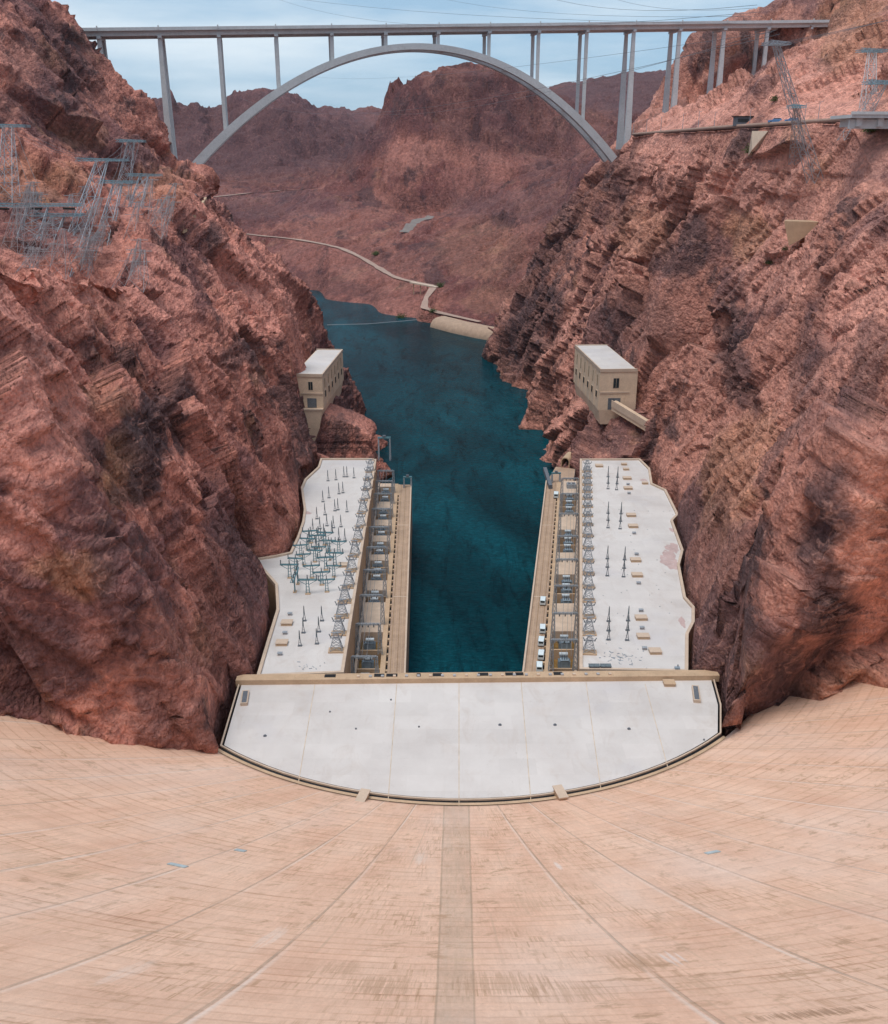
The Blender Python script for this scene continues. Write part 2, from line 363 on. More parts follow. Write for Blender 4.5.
class MB:
    def __init__(s): s.v = []; s.f = []
    def add(s, vs, fs):
        b = len(s.v); s.v += [tuple(v) for v in vs]; s.f += [tuple(b + i for i in f) for f in fs]; return s
    def box(s, x0, y0, z0, x1, y1, z1, rz=0, c=None):
        vs = [(x0, y0, z0), (x1, y0, z0), (x1, y1, z0), (x0, y1, z0), (x0, y0, z1), (x1, y0, z1), (x1, y1, z1), (x0, y1, z1)]
        if rz:
            cx, cy = c if c else ((x0 + x1) / 2, (y0 + y1) / 2)
            ca, sa = math.cos(rz), math.sin(rz)
            vs = [(cx + (x - cx) * ca - (y - cy) * sa, cy + (x - cx) * sa + (y - cy) * ca, z) for x, y, z in vs]
        return s.add(vs, [(3, 2, 1, 0), (4, 5, 6, 7), (0, 1, 5, 4), (1, 2, 6, 5), (2, 3, 7, 6), (3, 0, 4, 7)])
    def cbox(s, cx, cy, z0, w, d, h, rz=0): return s.box(cx - w / 2, cy - d / 2, z0, cx + w / 2, cy + d / 2, z0 + h, rz)
    def bar(s, a, b, w, w2=None, h=None, h2=None):
        """Square bar from a to b; w across, h the other way."""
        a = Vector(a); b = Vector(b); d = (b - a)
        if d.length < 1e-6: return s
        d.normalize(); up = Vector((0, 0, 1)) if abs(d.z) < .95 else Vector((0, 1, 0))
        x = d.cross(up).normalized(); y = x.cross(d)
        w2 = w2 or w; h = h or w; h2 = h2 or (h if w2 == w else w2)
        vs = []
        for p, ww, hh in ((a, w, h), (b, w2, h2)):
            for sx_, sy_ in ((-1, -1), (1, -1), (1, 1), (-1, 1)): vs.append(p + x * sx_ * ww / 2 + y * sy_ * hh / 2)
        return s.add(vs, [(3, 2, 1, 0), (4, 5, 6, 7), (0, 1, 5, 4), (1, 2, 6, 5), (2, 3, 7, 6), (3, 0, 4, 7)])
    def cyl(s, a, b, r, r2=None, n=8):
        a = Vector(a); b = Vector(b); d = (b - a).normalized(); up = Vector((0, 0, 1)) if abs(d.z) < .95 else Vector((0, 1, 0))
        x = d.cross(up).normalized(); y = x.cross(d); r2 = r if r2 is None else r2; vs = []
        for p, rr in ((a, r), (b, r2)):
            for i in range(n):
                g = 2 * PI * i / n; vs.append(p + (x * math.cos(g) + y * math.sin(g)) * rr)
        fs = [(i, (i + 1) % n, n + (i + 1) % n, n + i) for i in range(n)] + [tuple(range(n))[::-1], tuple(range(n, 2 * n))]
        return s.add(vs, fs)
    def prism(s, pts, z0, z1, top=True, bottom=False):
        n = len(pts); zf0 = z0 if callable(z0) else (lambda p: z0); zf1 = z1 if callable(z1) else (lambda p: z1)
        vs = [(p[0], p[1], zf0(p)) for p in pts] + [(p[0], p[1], zf1(p)) for p in pts]
        fs = [(i, (i + 1) % n, n + (i + 1) % n, n + i) for i in range(n)]
        if top: fs.append(tuple(range(n, 2 * n)))
        if bottom: fs.append(tuple(range(n))[::-1])
        return s.add(vs, fs)
    def build(s, name, mat, parent=None, smooth=False, loc=None):
        me = bpy.data.meshes.new(name); me.from_pydata(s.v, [], s.f); me.validate(); me.update()
        bm = bmesh.new(); bm.from_mesh(me); bmesh.ops.recalc_face_normals(bm, faces=bm.faces); bm.to_mesh(me); bm.free()
        me.materials.append(mat if not isinstance(mat, str) else M[mat])
        if smooth: me.polygons.foreach_set('use_smooth', [True] * len(me.polygons))
        o = bpy.data.objects.new(name, me); COL.objects.link(o)
        if parent is not None:
            o.parent = parent; KIDS.setdefault(parent.name, []).append(o)
        if loc is not None: o.location = loc
        return o
def grid_mesh(name, P, mat, uv=None, smooth=False, flip=False):
    R, C = P.shape[:2]
    me = bpy.data.meshes.new(name)
    n = R * C; me.vertices.add(n); me.vertices.foreach_set('co', P.reshape(-1).astype(np.float32))
    i = np.arange(n).reshape(R, C)
    q = np.stack([i[:-1, :-1], i[:-1, 1:], i[1:, 1:], i[1:, :-1]], -1).reshape(-1, 4)
    if flip: q = q[:, ::-1]
    m = len(q); me.loops.add(m * 4); me.loops.foreach_set('vertex_index', q.reshape(-1).astype(np.int32))
    me.polygons.add(m); me.polygons.foreach_set('loop_start', np.arange(m, dtype=np.int32) * 4)
    me.polygons.foreach_set('loop_total', np.full(m, 4, np.int32))
    if smooth: me.polygons.foreach_set('use_smooth', np.ones(m, bool))
    if uv is not None:
        l_ = me.uv_layers.new(name='UVMap'); l_.data.foreach_set('uv', uv.reshape(-1, 2)[q.reshape(-1)].reshape(-1).astype(np.float32))
    me.update(); me.validate()
    me.materials.append(M[mat])
    o = bpy.data.objects.new(name, me); COL.objects.link(o)
    return o
def grid_normals(P):
    du = np.gradient(P, axis=1); dv = np.gradient(P, axis=0)
    n = np.cross(du, dv); n /= np.linalg.norm(n, axis=2, keepdims=True) + 1e-9
    return n
def blur(P, k, axis):
    for _ in range(k):
        Q = P.copy(); s0 = [slice(None)] * P.ndim; s1 = s0[:]; s2 = s0[:]
        s0[axis] = slice(1, -1); s1[axis] = slice(0, -2); s2[axis] = slice(2, None)
        Q[tuple(s0)] = .5 * P[tuple(s0)] + .25 * P[tuple(s1)] + .25 * P[tuple(s2)]; P = Q
    return P
ORD = ['first', 'second', 'third', 'fourth', 'fifth', 'sixth', 'seventh', 'eighth', 'ninth', 'tenth', 'eleventh', 'twelfth', 'thirteenth', 'fourteenth',
       'fifteenth', 'sixteenth', 'seventeenth', 'eighteenth', 'nineteenth', 'twentieth', 'twenty-first', 'twenty-second', 'twenty-third', 'twenty-fourth', 'twenty-fifth', 'twenty-sixth',
       'twenty-seventh', 'twenty-eighth']

# ------------------------------------------------------------------ dam
YC = 281.0; XC = 4.4; TILT = math.atan2(XC, YC)
def dam_R(z):
    z = max(z, -140.4)
    return YC - 183.0 * (max(0., -z - 1.7) / 138.3) ** 1.5
def dam_pt(th, z):
    r = dam_R(z); g = th - TILT
    return XC + r * math.sin(g) , YC - r * math.cos(g)
zs = np.concatenate([-1.7 - (np.linspace(0, 1, 170) ** 1.25) * 138.7, [-141.0, -152.0]])
ths = np.radians(np.linspace(-76, 76, 380))
P = np.zeros((len(zs), len(ths), 3)); UVs = np.zeros((len(zs), len(ths), 2))
for i, z in enumerate(zs):
    r = dam_R(z)
    P[i, :, 0] = XC + r * np.sin(ths - TILT); P[i, :, 1] = YC - r * np.cos(ths - TILT); P[i, :, 2] = z
    UVs[i, :, 0] = np.degrees(ths); UVs[i, :, 1] = z
dam = empty('arch_dam', (0, 0, -1.7), 'huge curved concrete dam with a salmon beige stained face sweeping down to the white roof', 'dam')
INV = Matrix.Translation((0, 0, 1.7))
face = grid_mesh('dam_face', P, 'dam', UVs, smooth=True, flip=True); face.parent = dam; face.matrix_parent_inverse = INV
mb = MB()
for i in range(len(ths) - 1):
    g0, g1 = ths[i] - TILT, ths[i + 1] - TILT
    a = [(XC + r * math.sin(g), YC - r * math.cos(g)) for r, g in ((YC, g0), (YC, g1), (YC + 13, g1), (YC + 13, g0))]
    mb.add([(x, y, -1.72) for x, y in a] + [(x, y, -40) for x, y in a[2:]], [(0, 1, 2, 3), (3, 2, 4, 5)])
cr = mb.build('dam_crest', 'tan_light', dam); cr.matrix_parent_inverse = INV
# small repair plates on the face
for px, py, s_ in ((177, 866, 1.5), (713, 853, 1.2), (240, 851, .9)):
    r_ = Vector(ray(px, py))
    tt = 60.
    while tt < 400 and not (math.hypot(tt * r_.x - XC, tt * r_.y - YC) > dam_R(tt * r_.z) and tt * r_.z < -40): tt += .1
    q = r_ * tt
    th = math.atan2(q.x - XC, YC - q.y) + TILT
    mb = MB(); vs = []
    for dz in (-.35, .35):
        for dt in (-s_, s_):
            z = q.z + dz; x, y = dam_pt(th + dt / dam_R(z), z)
            nx, ny = (XC - x), (YC - y); L = math.hypot(nx, ny); vs.append((x + nx / L * .15, y + ny / L * .15, z + .08))
    vs += [(x, y, z - .3) for x, y, z in vs]
    mb.add(vs, [(0, 1, 3, 2), (4, 5, 7, 6), (0, 1, 5, 4), (2, 3, 7, 6), (0, 2, 6, 4), (1, 3, 7, 5)])
    o = mb.build('repair_plate', 'spot', dam); o.matrix_parent_inverse = INV

# ------------------------------------------------------------------ powerhouse outlines
LW = [at_z(x, y, ROOF) for x, y in [(343.8, 674.4), (376.5, 460.5), (369.4, 459.5), (320.6, 459.5), (318, 468), (304.7, 480.3), (301, 488.8), (304, 510.8), (302.3, 523),
      (297.4, 537.7), (290, 553.5), (274, 557), (257, 559.7), (256.2, 564.5), (266, 575), (275.4, 586), (276.6, 611), (266.9, 642.7), (256.5, 678)]]
RW = [at_z(x, y, ROOF) for x, y in [(579.3, 671), (579.8, 460), (640, 459.8), (650, 469.7), (652.4, 484.6), (666, 490.8), (678.4, 515.6), (672.7, 521.8), (683.4, 551.5), (679.6, 566.4),
      (685.8, 598.6), (694.5, 608.5), (694.5, 623.4), (688.3, 635.7), (688, 673)]]
def outer_interp(pts):
    ys = np.array([p.y for p in pts]); xs = np.array([p.x for p in pts]); o_ = np.argsort(ys)
    return lambda Y: np.interp(Y, ys[o_], xs[o_])
LO = outer_interp(LW[3:] + [Vector((-58.5, 239, 0)), Vector((-57.5, 203, 0))]); RO = outer_interp(RW[2:] + [Vector((78, 241, 0)), Vector((72.5, 214, 0)), Vector((71, 208, 0))])

# ------------------------------------------------------------------ canyon walls (one lofted sheet each)
def loft(secs, Ys, nprof, seglen=None):
    yk = np.array([s[0] for s in secs], float); K = len(secs[0][1])
    A = np.array([s[1] for s in secs], float)                       # k, K, 2
    G = np.zeros((len(Ys), K, 2))
    for j in range(K):
        for c_ in (0, 1): G[:, j, c_] = np.interp(Ys, yk, A[:, j, c_])
    w = np.array(seglen, float); cw = np.concatenate([[0], np.cumsum(w)]) / w.sum()
    tt = np.linspace(0, 1, nprof)
    out_ = np.zeros((len(Ys), nprof, 3)); out_[:, :, 1] = Ys[:, None]
    for i in range(len(Ys)):
        out_[i, :, 0] = np.interp(tt, cw, G[i, :, 0]); out_[i, :, 2] = np.interp(tt, cw, G[i, :, 1])
    return out_
def to_px(Q):
    dd = Q[:, 1] * CP - Q[:, 2] * SP
    return 444 + F * Q[:, 0] / dd, 512 - F * (Q[:, 1] * SP + Q[:, 2] * CP) / dd
def seg_mask(px, py, pts, r):
    m = np.zeros(len(px))
    for (x0, y0), (x1, y1) in zip(pts, pts[1:]):
        L2 = (x1 - x0) ** 2 + (y1 - y0) ** 2; t_ = np.clip(((px - x0) * (x1 - x0) + (py - y0) * (y1 - y0)) / L2, 0, 1)
        m = np.maximum(m, np.clip(1.6 - np.hypot(px - x0 - t_ * (x1 - x0), py - y0 - t_ * (y1 - y0)) / r, 0, 1))
    return m
SCREE = [(890, 132), (850, 165), (818, 195), (796, 220)]
# survey of the rock types: centre and half-axes of each patch as sighted from the crest, tilt in degrees, kind (d dark dyke, p pale fresh face, o ochre), strength
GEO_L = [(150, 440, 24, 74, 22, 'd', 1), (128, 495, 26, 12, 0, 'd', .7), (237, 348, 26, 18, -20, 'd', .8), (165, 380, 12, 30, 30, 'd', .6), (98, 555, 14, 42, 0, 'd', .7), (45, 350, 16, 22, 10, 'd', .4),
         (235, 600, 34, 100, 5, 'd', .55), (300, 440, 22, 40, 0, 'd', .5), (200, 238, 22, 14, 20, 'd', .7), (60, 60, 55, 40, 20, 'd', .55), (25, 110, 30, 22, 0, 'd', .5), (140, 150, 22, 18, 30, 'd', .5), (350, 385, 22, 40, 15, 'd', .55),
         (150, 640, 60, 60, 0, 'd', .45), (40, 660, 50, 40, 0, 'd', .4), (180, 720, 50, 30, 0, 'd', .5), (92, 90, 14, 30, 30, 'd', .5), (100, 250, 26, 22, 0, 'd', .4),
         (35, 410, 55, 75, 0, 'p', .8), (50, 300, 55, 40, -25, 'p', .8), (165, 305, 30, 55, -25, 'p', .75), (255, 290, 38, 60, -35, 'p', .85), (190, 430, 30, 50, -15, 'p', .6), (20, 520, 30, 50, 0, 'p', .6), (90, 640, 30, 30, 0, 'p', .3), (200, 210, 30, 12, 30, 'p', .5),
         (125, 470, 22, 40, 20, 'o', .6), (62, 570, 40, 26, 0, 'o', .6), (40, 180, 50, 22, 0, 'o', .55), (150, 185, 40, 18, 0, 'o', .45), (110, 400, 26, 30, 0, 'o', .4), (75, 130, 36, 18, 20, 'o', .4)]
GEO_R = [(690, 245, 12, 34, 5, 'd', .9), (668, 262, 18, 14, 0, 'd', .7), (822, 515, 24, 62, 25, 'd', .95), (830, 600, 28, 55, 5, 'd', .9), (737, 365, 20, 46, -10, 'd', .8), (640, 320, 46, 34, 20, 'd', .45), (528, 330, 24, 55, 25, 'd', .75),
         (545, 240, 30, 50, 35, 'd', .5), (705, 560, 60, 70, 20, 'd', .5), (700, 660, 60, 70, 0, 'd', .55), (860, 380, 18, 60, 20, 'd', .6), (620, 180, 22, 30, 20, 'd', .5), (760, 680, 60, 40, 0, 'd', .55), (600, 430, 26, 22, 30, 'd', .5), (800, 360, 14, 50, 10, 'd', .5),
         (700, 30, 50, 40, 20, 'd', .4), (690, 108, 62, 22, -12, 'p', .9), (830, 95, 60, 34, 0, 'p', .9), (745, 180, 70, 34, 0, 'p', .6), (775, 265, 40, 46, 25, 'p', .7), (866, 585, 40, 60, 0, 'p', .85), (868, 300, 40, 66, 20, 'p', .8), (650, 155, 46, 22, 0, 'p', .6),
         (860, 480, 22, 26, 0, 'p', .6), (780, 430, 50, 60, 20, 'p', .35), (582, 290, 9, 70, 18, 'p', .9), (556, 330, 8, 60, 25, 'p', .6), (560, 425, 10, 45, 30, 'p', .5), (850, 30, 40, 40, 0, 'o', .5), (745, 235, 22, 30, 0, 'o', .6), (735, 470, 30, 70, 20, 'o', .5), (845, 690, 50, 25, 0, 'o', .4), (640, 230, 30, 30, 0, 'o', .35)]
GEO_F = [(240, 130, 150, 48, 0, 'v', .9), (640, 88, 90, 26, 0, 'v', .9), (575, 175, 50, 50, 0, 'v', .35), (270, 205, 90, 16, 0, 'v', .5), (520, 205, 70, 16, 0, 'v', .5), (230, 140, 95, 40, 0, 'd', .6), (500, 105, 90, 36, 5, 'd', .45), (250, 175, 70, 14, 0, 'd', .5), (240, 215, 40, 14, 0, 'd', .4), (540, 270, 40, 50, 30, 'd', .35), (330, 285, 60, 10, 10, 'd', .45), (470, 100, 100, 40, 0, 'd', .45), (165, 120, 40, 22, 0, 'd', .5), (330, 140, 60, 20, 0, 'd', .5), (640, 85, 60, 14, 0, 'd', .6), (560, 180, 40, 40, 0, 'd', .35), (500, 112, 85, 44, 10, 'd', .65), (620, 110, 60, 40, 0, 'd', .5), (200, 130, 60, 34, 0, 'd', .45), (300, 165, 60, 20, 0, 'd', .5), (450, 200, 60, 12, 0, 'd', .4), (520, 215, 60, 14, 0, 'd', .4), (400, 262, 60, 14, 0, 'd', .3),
         (418, 152, 34, 14, 0, 'p', .8), (490, 165, 50, 14, -10, 'p', .5), (250, 108, 30, 10, 0, 'p', .5), (470, 200, 40, 20, 0, 'p', .4), (330, 262, 60, 14, 10, 'p', .5), (400, 305, 60, 8, 0, 'p', .5), (480, 250, 50, 30, 0, 'o', .35), (500, 300, 40, 16, 0, 'o', .4)]
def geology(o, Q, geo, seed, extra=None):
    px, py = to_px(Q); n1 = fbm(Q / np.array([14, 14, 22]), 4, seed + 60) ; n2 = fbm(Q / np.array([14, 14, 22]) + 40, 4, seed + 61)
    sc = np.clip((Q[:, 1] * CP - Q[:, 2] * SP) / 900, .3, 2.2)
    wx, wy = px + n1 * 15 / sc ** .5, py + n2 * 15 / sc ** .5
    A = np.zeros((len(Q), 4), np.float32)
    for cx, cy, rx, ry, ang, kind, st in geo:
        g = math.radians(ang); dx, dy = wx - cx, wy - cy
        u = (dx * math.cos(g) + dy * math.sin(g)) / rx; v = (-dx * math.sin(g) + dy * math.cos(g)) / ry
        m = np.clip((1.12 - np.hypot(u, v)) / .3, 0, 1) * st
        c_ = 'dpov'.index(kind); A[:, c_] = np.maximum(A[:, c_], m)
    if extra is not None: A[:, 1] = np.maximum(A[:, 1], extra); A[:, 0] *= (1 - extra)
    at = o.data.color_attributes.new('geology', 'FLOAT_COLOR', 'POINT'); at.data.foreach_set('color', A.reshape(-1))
# control points: foot, foot+, low, mid, high, rim, bench, bench back, slope, top, beyond
Lsec = [
 (110, [(-150,-160),(-152,-150),(-158,-118),(-165,-90),(-175,-58),(-188,-22),(-196,-20),(-220,-6),(-260,30),(-300,60),(-420,80)]),
 (160, [(-118,-160),(-119,-142),(-124,-112),(-131,-84),(-141,-54),(-152,-20),(-162,-22),(-190,-8),(-235,24),(-280,55),(-400,80)]),
 (188, [(-88,-160),(-92,-136),(-100,-108),(-110,-78),(-122,-50),(-136,-20),(-146,-24),(-180,-10),(-225,20),(-270,55),(-400,80)]),
 (204, [(-56,-160),(-58,-136),(-70,-108),(-85,-78),(-101,-48),(-117,-21),(-128,-27),(-165,-14),(-215,16),(-265,55),(-400,80)]),
 (240, [(-59,-160),(-61,-136),(-75,-106),(-89,-76),(-103,-48),(-116,-24),(-126,-31),(-165,-18),(-215,16),(-265,55),(-400,85)]),
 (300, [(-62,-160),(-64,-136),(-77,-106),(-90,-77),(-102,-53),(-113,-35),(-121,-46),(-160,-26),(-212,14),(-262,55),(-400,88)]),
 (348, [(-57,-160),(-59,-136),(-72,-107),(-85,-80),(-98,-60),(-110,-44),(-118,-54),(-160,-28),(-210,6),(-258,55),(-400,92)]),
 (375, [(-60,-160),(-62,-136),(-74,-108),(-86,-82),(-99,-60),(-112,-42),(-122,-40),(-165,-26),(-208,2),(-255,56),(-400,95)]),
 (400, [(-62,-160),(-64,-136),(-76,-106),(-91,-77),(-108,-48),(-126,-24),(-136,-25),(-170,-22),(-206,0),(-252,56),(-400,98)]),
 (450, [(-60,-170),(-60,-136),(-72,-110),(-87,-80),(-106,-48),(-127,-22),(-138,-22),(-172,-18),(-204,2),(-250,58),(-400,104)]),
 (478, [(-34,-190),(-39,-166),(-54,-134),(-74,-98),(-100,-56),(-127,-22),(-138,-22),(-174,-16),(-204,5),(-248,60),(-400,110)]),
 (560, [(-46,-192),(-51,-172),(-64,-140),(-82,-104),(-108,-58),(-131,-21),(-138,-20),(-175,-12),(-204,16),(-250,82),(-400,192)]),
 (620, [(-52,-192),(-56,-172),(-73,-136),(-91,-100),(-117,-60),(-146,-28),(-152,-16),(-178,-6),(-207,30),(-251,94),(-400,200)]),
 (680, [(-63,-192),(-66,-174),(-86,-140),(-104,-100),(-138,-60),(-170,-30),(-166,-14),(-184,-6),(-206,36),(-249,92),(-400,208)]),
 (735, [(-66,-194),(-70,-176),(-88,-146),(-112,-106),(-146,-68),(-174,-34),(-172,-18),(-192,-10),(-218,20),(-262,70),(-420,130)]),
 (790, [(-93,-196),(-99,-178),(-125,-150),(-149,-116),(-174,-80),(-193,-50),(-198,-36),(-220,-28),(-250,0),(-300,40),(-460,80)]),
 (900, [(-160,-196),(-166,-180),(-185,-156),(-205,-126),(-228,-96),(-250,-72),(-264,-60),(-290,-52),(-330,-30),(-380,0),(-520,20)]),
 (1050, [(-215,-196),(-222,-182),(-245,-160),(-270,-136),(-295,-112),(-320,-92),(-340,-84),(-370,-76),(-410,-60),(-460,-40),(-600,-20)]),
]
Rsec = [
 (110, [(160,-160),(162,-148),(168,-116),(175,-86),(184,-52),(194,-16),(202,2),(214,14),(250,50),(300,80),(430,110)]),
 (176, [(134,-160),(136,-142),(141,-112),(148,-82),(158,-50),(170,-16),(172,2),(186,14),(222,45),(270,75),(400,110)]),
 (211.5, [(120,-160),(122,-138),(128,-108),(136,-78),(146,-48),(158,-16),(160,2),(176,14),(212,42),(262,72),(400,110)]),
 (219, [(71,-160),(73,-136),(86,-107),(101,-77),(118,-47),(136,-17),(148,2),(166,14),(204,42),(255,72),(400,110)]),
 (255, [(80,-160),(82,-136),(96,-107),(110,-77),(126,-48),(142,-19),(153,2),(165,13),(204,42),(252,74),(400,112)]),
 (320, [(88,-160),(90,-136),(104,-107),(118,-78),(132,-49),(146,-22),(150,-14),(158,-6),(188,8),(242,70),(400,112)]),
 (352, [(92,-160),(93,-136),(106,-107),(118,-79),(130,-51),(141,-26),(151,-13),(164,-3),(198,10),(240,66),(400,112)]),
 (400, [(96,-160),(98,-136),(109,-109),(120,-82),(131,-54),(144,-26),(156.5,11.8),(158,12.4),(186,33),(228,62),(400,112)]),
 (450, [(99,-172),(100,-140),(109,-112),(118,-84),(127,-56),(138,-28),(148.5,11.8),(150,12.4),(176,32),(214,58),(390,114)]),
 (482, [(62,-190),(68,-164),(86,-128),(104,-92),(120,-58),(134,-28),(143.5,11.8),(145,12.4),(168,32),(206,58),(385,116)]),
 (520, [(64,-192),(70,-166),(84,-132),(100,-98),(116,-62),(130,-28),(138.5,11.8),(140,12.4),(162,31),(200,56),(380,118)]),
 (560, [(66,-192),(71,-168),(82,-136),(97,-102),(113,-64),(127,-28),(135.5,11.9),(137,12.5),(158,33),(196,58),(375,122)]),
 (600, [(67,-192),(72,-168),(82,-138),(95,-104),(110,-64),(124,-26),(133.5,12),(135,12.6),(152,30),(213,58),(300,190)]),
 (640, [(67,-192),(72,-168),(82,-136),(94,-102),(107,-62),(120,-26),(130.5,12.1),(132,12.7),(150,22),(225,46),(360,120)]),
 (700, [(66,-192),(71,-168),(80,-136),(92,-100),(109,-62),(122,-26),(126.5,12.4),(128,13),(150,18),(240,34),(380,86)]),
 (770, [(61,-192),(66,-170),(77,-138),(91,-102),(118,-62),(133,-26),(140,-6),(148,8),(160,22),(250,40),(400,92)]),
 (850, [(43,-194),(49,-172),(62,-142),(80,-106),(109,-72),(125,-40),(135,-22),(147,-10),(164,12),(230,26),(420,110)]),
 (888, [(37,-195),(43,-174),(58,-144),(76,-110),(107,-78),(124,-46),(135,-26),(147,-6),(172,24),(240,46),(420,170)]),
 (920, [(33,-196),(39,-176),(56,-146),(76,-114),(96,-82),(114,-50),(126,-28),(140,0),(180,44),(222,94),(420,200)]),
 (1000, [(60,-196),(68,-178),(88,-152),(108,-122),(128,-92),(146,-60),(160,-36),(176,-10),(205,40),(250,92),(440,190)]),
 (1120, [(110,-196),(120,-180),(145,-156),(170,-128),(195,-98),(220,-66),(240,-46),(262,-24),(300,20),(350,60),(540,140)]),
]
def cliff(secs, name, mat, sgn, seed, outer, seglen, label):
    Ys = np.exp(np.linspace(math.log(112), math.log(1040), 760))
    P = loft(secs, Ys, 520, seglen)
    P = blur(P, 6, 1); P = blur(P, 5, 0)
    P[:, :, 1] = Ys[:, None]
    # foot of the wall follows the powerhouse outline
    bs = np.array([np.interp(Ys, [s[0] for s in secs], [s[1][1][0] for s in secs])])[0]
    tgt = outer(Ys) - sgn * 0 + sgn * 2.2
    zone = ((Ys > 238) & (Ys < 449)).astype(float); zone = blur(zone, 3, 0)
    fade = np.clip((-P[:, :, 2] - 85) / 45, 0, 1)
    P[:, :, 0] += (tgt - bs)[:, None] * zone[:, None] * fade
    nrm = grid_normals(P) * (1 if sgn > 0 else -1)
    if (nrm[:, 250, 0] * sgn).mean() > 0: nrm = -nrm
    Q = P.reshape(-1, 3).copy(); N = nrm.reshape(-1, 3)
    # tilted, stretched rock frame so cracks and ribs run down-dip
    ca, sa = math.cos(-.5 * sgn), math.sin(-.5 * sgn)
    S = np.stack([Q[:, 0] * ca + Q[:, 2] * sa, Q[:, 1] * .8 + Q[:, 2] * .28, (-Q[:, 0] * sa + Q[:, 2] * ca) * .55], 1)
    Sw = S + 5 * np.stack([fbm(S / 22, 2, seed + 30), fbm(S / 22, 2, seed + 31), fbm(S / 22, 2, seed + 32)], 1)
    S2 = S * np.array([1, .75, .55])
    Sv = S2 + 2.5 * np.stack([fbm(S / 40, 2, seed + 33), fbm(S / 40, 2, seed + 34), fbm(S / 40, 2, seed + 35)], 1)
    d = 5.5 * ridged(Sv / 80, 2, seed) + 8.0 * facet(Sv / 32, seed + 1, 1.5) + 3.6 * facet(Sv / 13, seed + 10, 1.6) \
        + 1.5 * facet(Sv / 4.8, seed + 20, 1.6) + .6 * facet(Sv / 2.0, seed + 25, 1.5) + .35 * fbm(S / 2.2, 2, seed + 5)
    # fracture clefts: two joint sets, one running down the face, one dipping along it
    for q_, (sa_, sb_, sc_) in enumerate(((9, 60, 60), (60, 26, 13))):
        fn_ = vnoise(np.stack([S[:, 1] / sa_ + .25 * fbm(S / 18, 2, seed + 50), S[:, 2] / sb_, S[:, 0] / sc_ + 3.1 * q_], 1), seed + 43 + q_)
        d = d - 2.0 * np.clip(1 - np.abs(fn_) / .09, 0, 1) * np.clip(fbm(S / 35, 2, seed + 47 + q_) * 3 + .4, 0, 1)
    rb = ridged(np.stack([S[:, 1] / 17 + .35 * fbm(S / 30, 2, seed + 40), S[:, 2] / 95, S[:, 0] / 95], 1), 2, seed + 41)
    d = d + (1.4 if sgn < 0 else 2.2) * rb
    d = d - d.mean()
    px_, py_ = to_px(Q)
    scree = seg_mask(px_, py_, SCREE, 17) if sgn > 0 else np.zeros(len(Q))
    d = d * (1 - .8 * scree) - 4 * scree
    if sgn > 0:                                       # graded ground along the old road
        rx = np.interp(Q[:, 1], ROAD_Y, ROAD_X)
        rm = np.clip(1.7 - np.abs(Q[:, 0] - rx) / 9, 0, 1) * (Q[:, 1] > 365) * (Q[:, 1] < 720) * (Q[:, 2] > -6)
        d = d * (1 - .88 * rm) - 1.2 * rm
    # calmer on benches and at the building line
    z = Q[:, 2]; slope = np.abs(N[:, 2])
    amp = np.where(z > -35, np.clip(1.2 - .6 * slope, .55, 1), 1.0)
    zz = np.repeat(zone, P.shape[1])
    foot = np.clip((-z - 112) / 22, 0, 1) * zz
    d = d * amp * (1 - .72 * foot)
    far = np.repeat(np.clip((Ys - 300) / 400, 0, 1), P.shape[1])
    d = d * (1 + .35 * far)
    Q = Q + N * d[:, None]
    # never poke into roofs
    Yv = Q[:, 1]; lim = outer(Yv) + sgn * 1.3
    inz = (Yv > (204 if sgn < 0 else 211)) & (Yv < 450) & (Q[:, 2] > -152)
    Q[:, 0] = np.where(inz, (np.maximum if sgn > 0 else np.minimum)(Q[:, 0], lim + sgn * .25 * np.abs(d)), Q[:, 0])
    # notch behind each valve house
    for ys_, xs_, zb_ in NOTCH[sgn]:
        nin = (Yv > ys_[0]) & (Yv < ys_[-1]); xo = np.interp(Yv, ys_, xs_); zb = np.interp(Yv, ys_, zb_)
        nin &= Q[:, 2] > zb - 26
        hz = np.clip((Q[:, 2] - zb) / 20, 0, 5); fr_ = np.clip((Q[:, 2] - zb + 26) / 26, 0, 1); xb_ = 68. if sgn > 0 else -42.
        lim_ = xb_ + (xo - xb_) * fr_ ** 2.5 + sgn * hz * 3.0
        wob_ = np.where(fr_ < 1, np.clip(.8 * d, -5, 6) * (1 - fr_ ** 3), .3 * d - .8)
        Q[:, 0] = np.where(nin, (np.maximum if sgn > 0 else np.minimum)(Q[:, 0], lim_ - sgn * wob_), Q[:, 0])
    o = grid_mesh(name, Q.reshape(P.shape), mat, smooth=False)
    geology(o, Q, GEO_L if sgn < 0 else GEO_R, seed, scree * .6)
    return tag(o, label, None, None, 'structure')
ROAD_Y = [372, 400, 450, 482, 520, 560, 600, 640, 700]; ROAD_X = [165.5, 162.5, 154.5, 149.5, 144.5, 141.5, 139.5, 136.5, 132.5]
NOTCH = {-1: [((450, 460, 470, 480, 490, 498, 499.5, 540, 571), (-64, -67, -70, -72, -74, -77, -77, -74, -71), (-136, -138, -141, -144, -148, -152, -127, -127, -127))],
         1: [((462, 476, 484, 497, 540, 571), (119, 124, 120, 102, 97, 93), (-135, -139, -138, -128, -127, -127))]}
SEG = [6, 30, 42, 44, 46, 40, 10, 26, 34, 44, 40]
SEG = [8, 40, 46, 48, 50, 42, 16, 30, 40, 40]
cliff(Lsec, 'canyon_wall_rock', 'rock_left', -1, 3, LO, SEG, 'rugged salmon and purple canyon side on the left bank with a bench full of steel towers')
cliff(Rsec, 'canyon_wall_rock', 'rock_right', 1, 57, RO, SEG, 'steep reddish canyon side on the right bank below the old road')

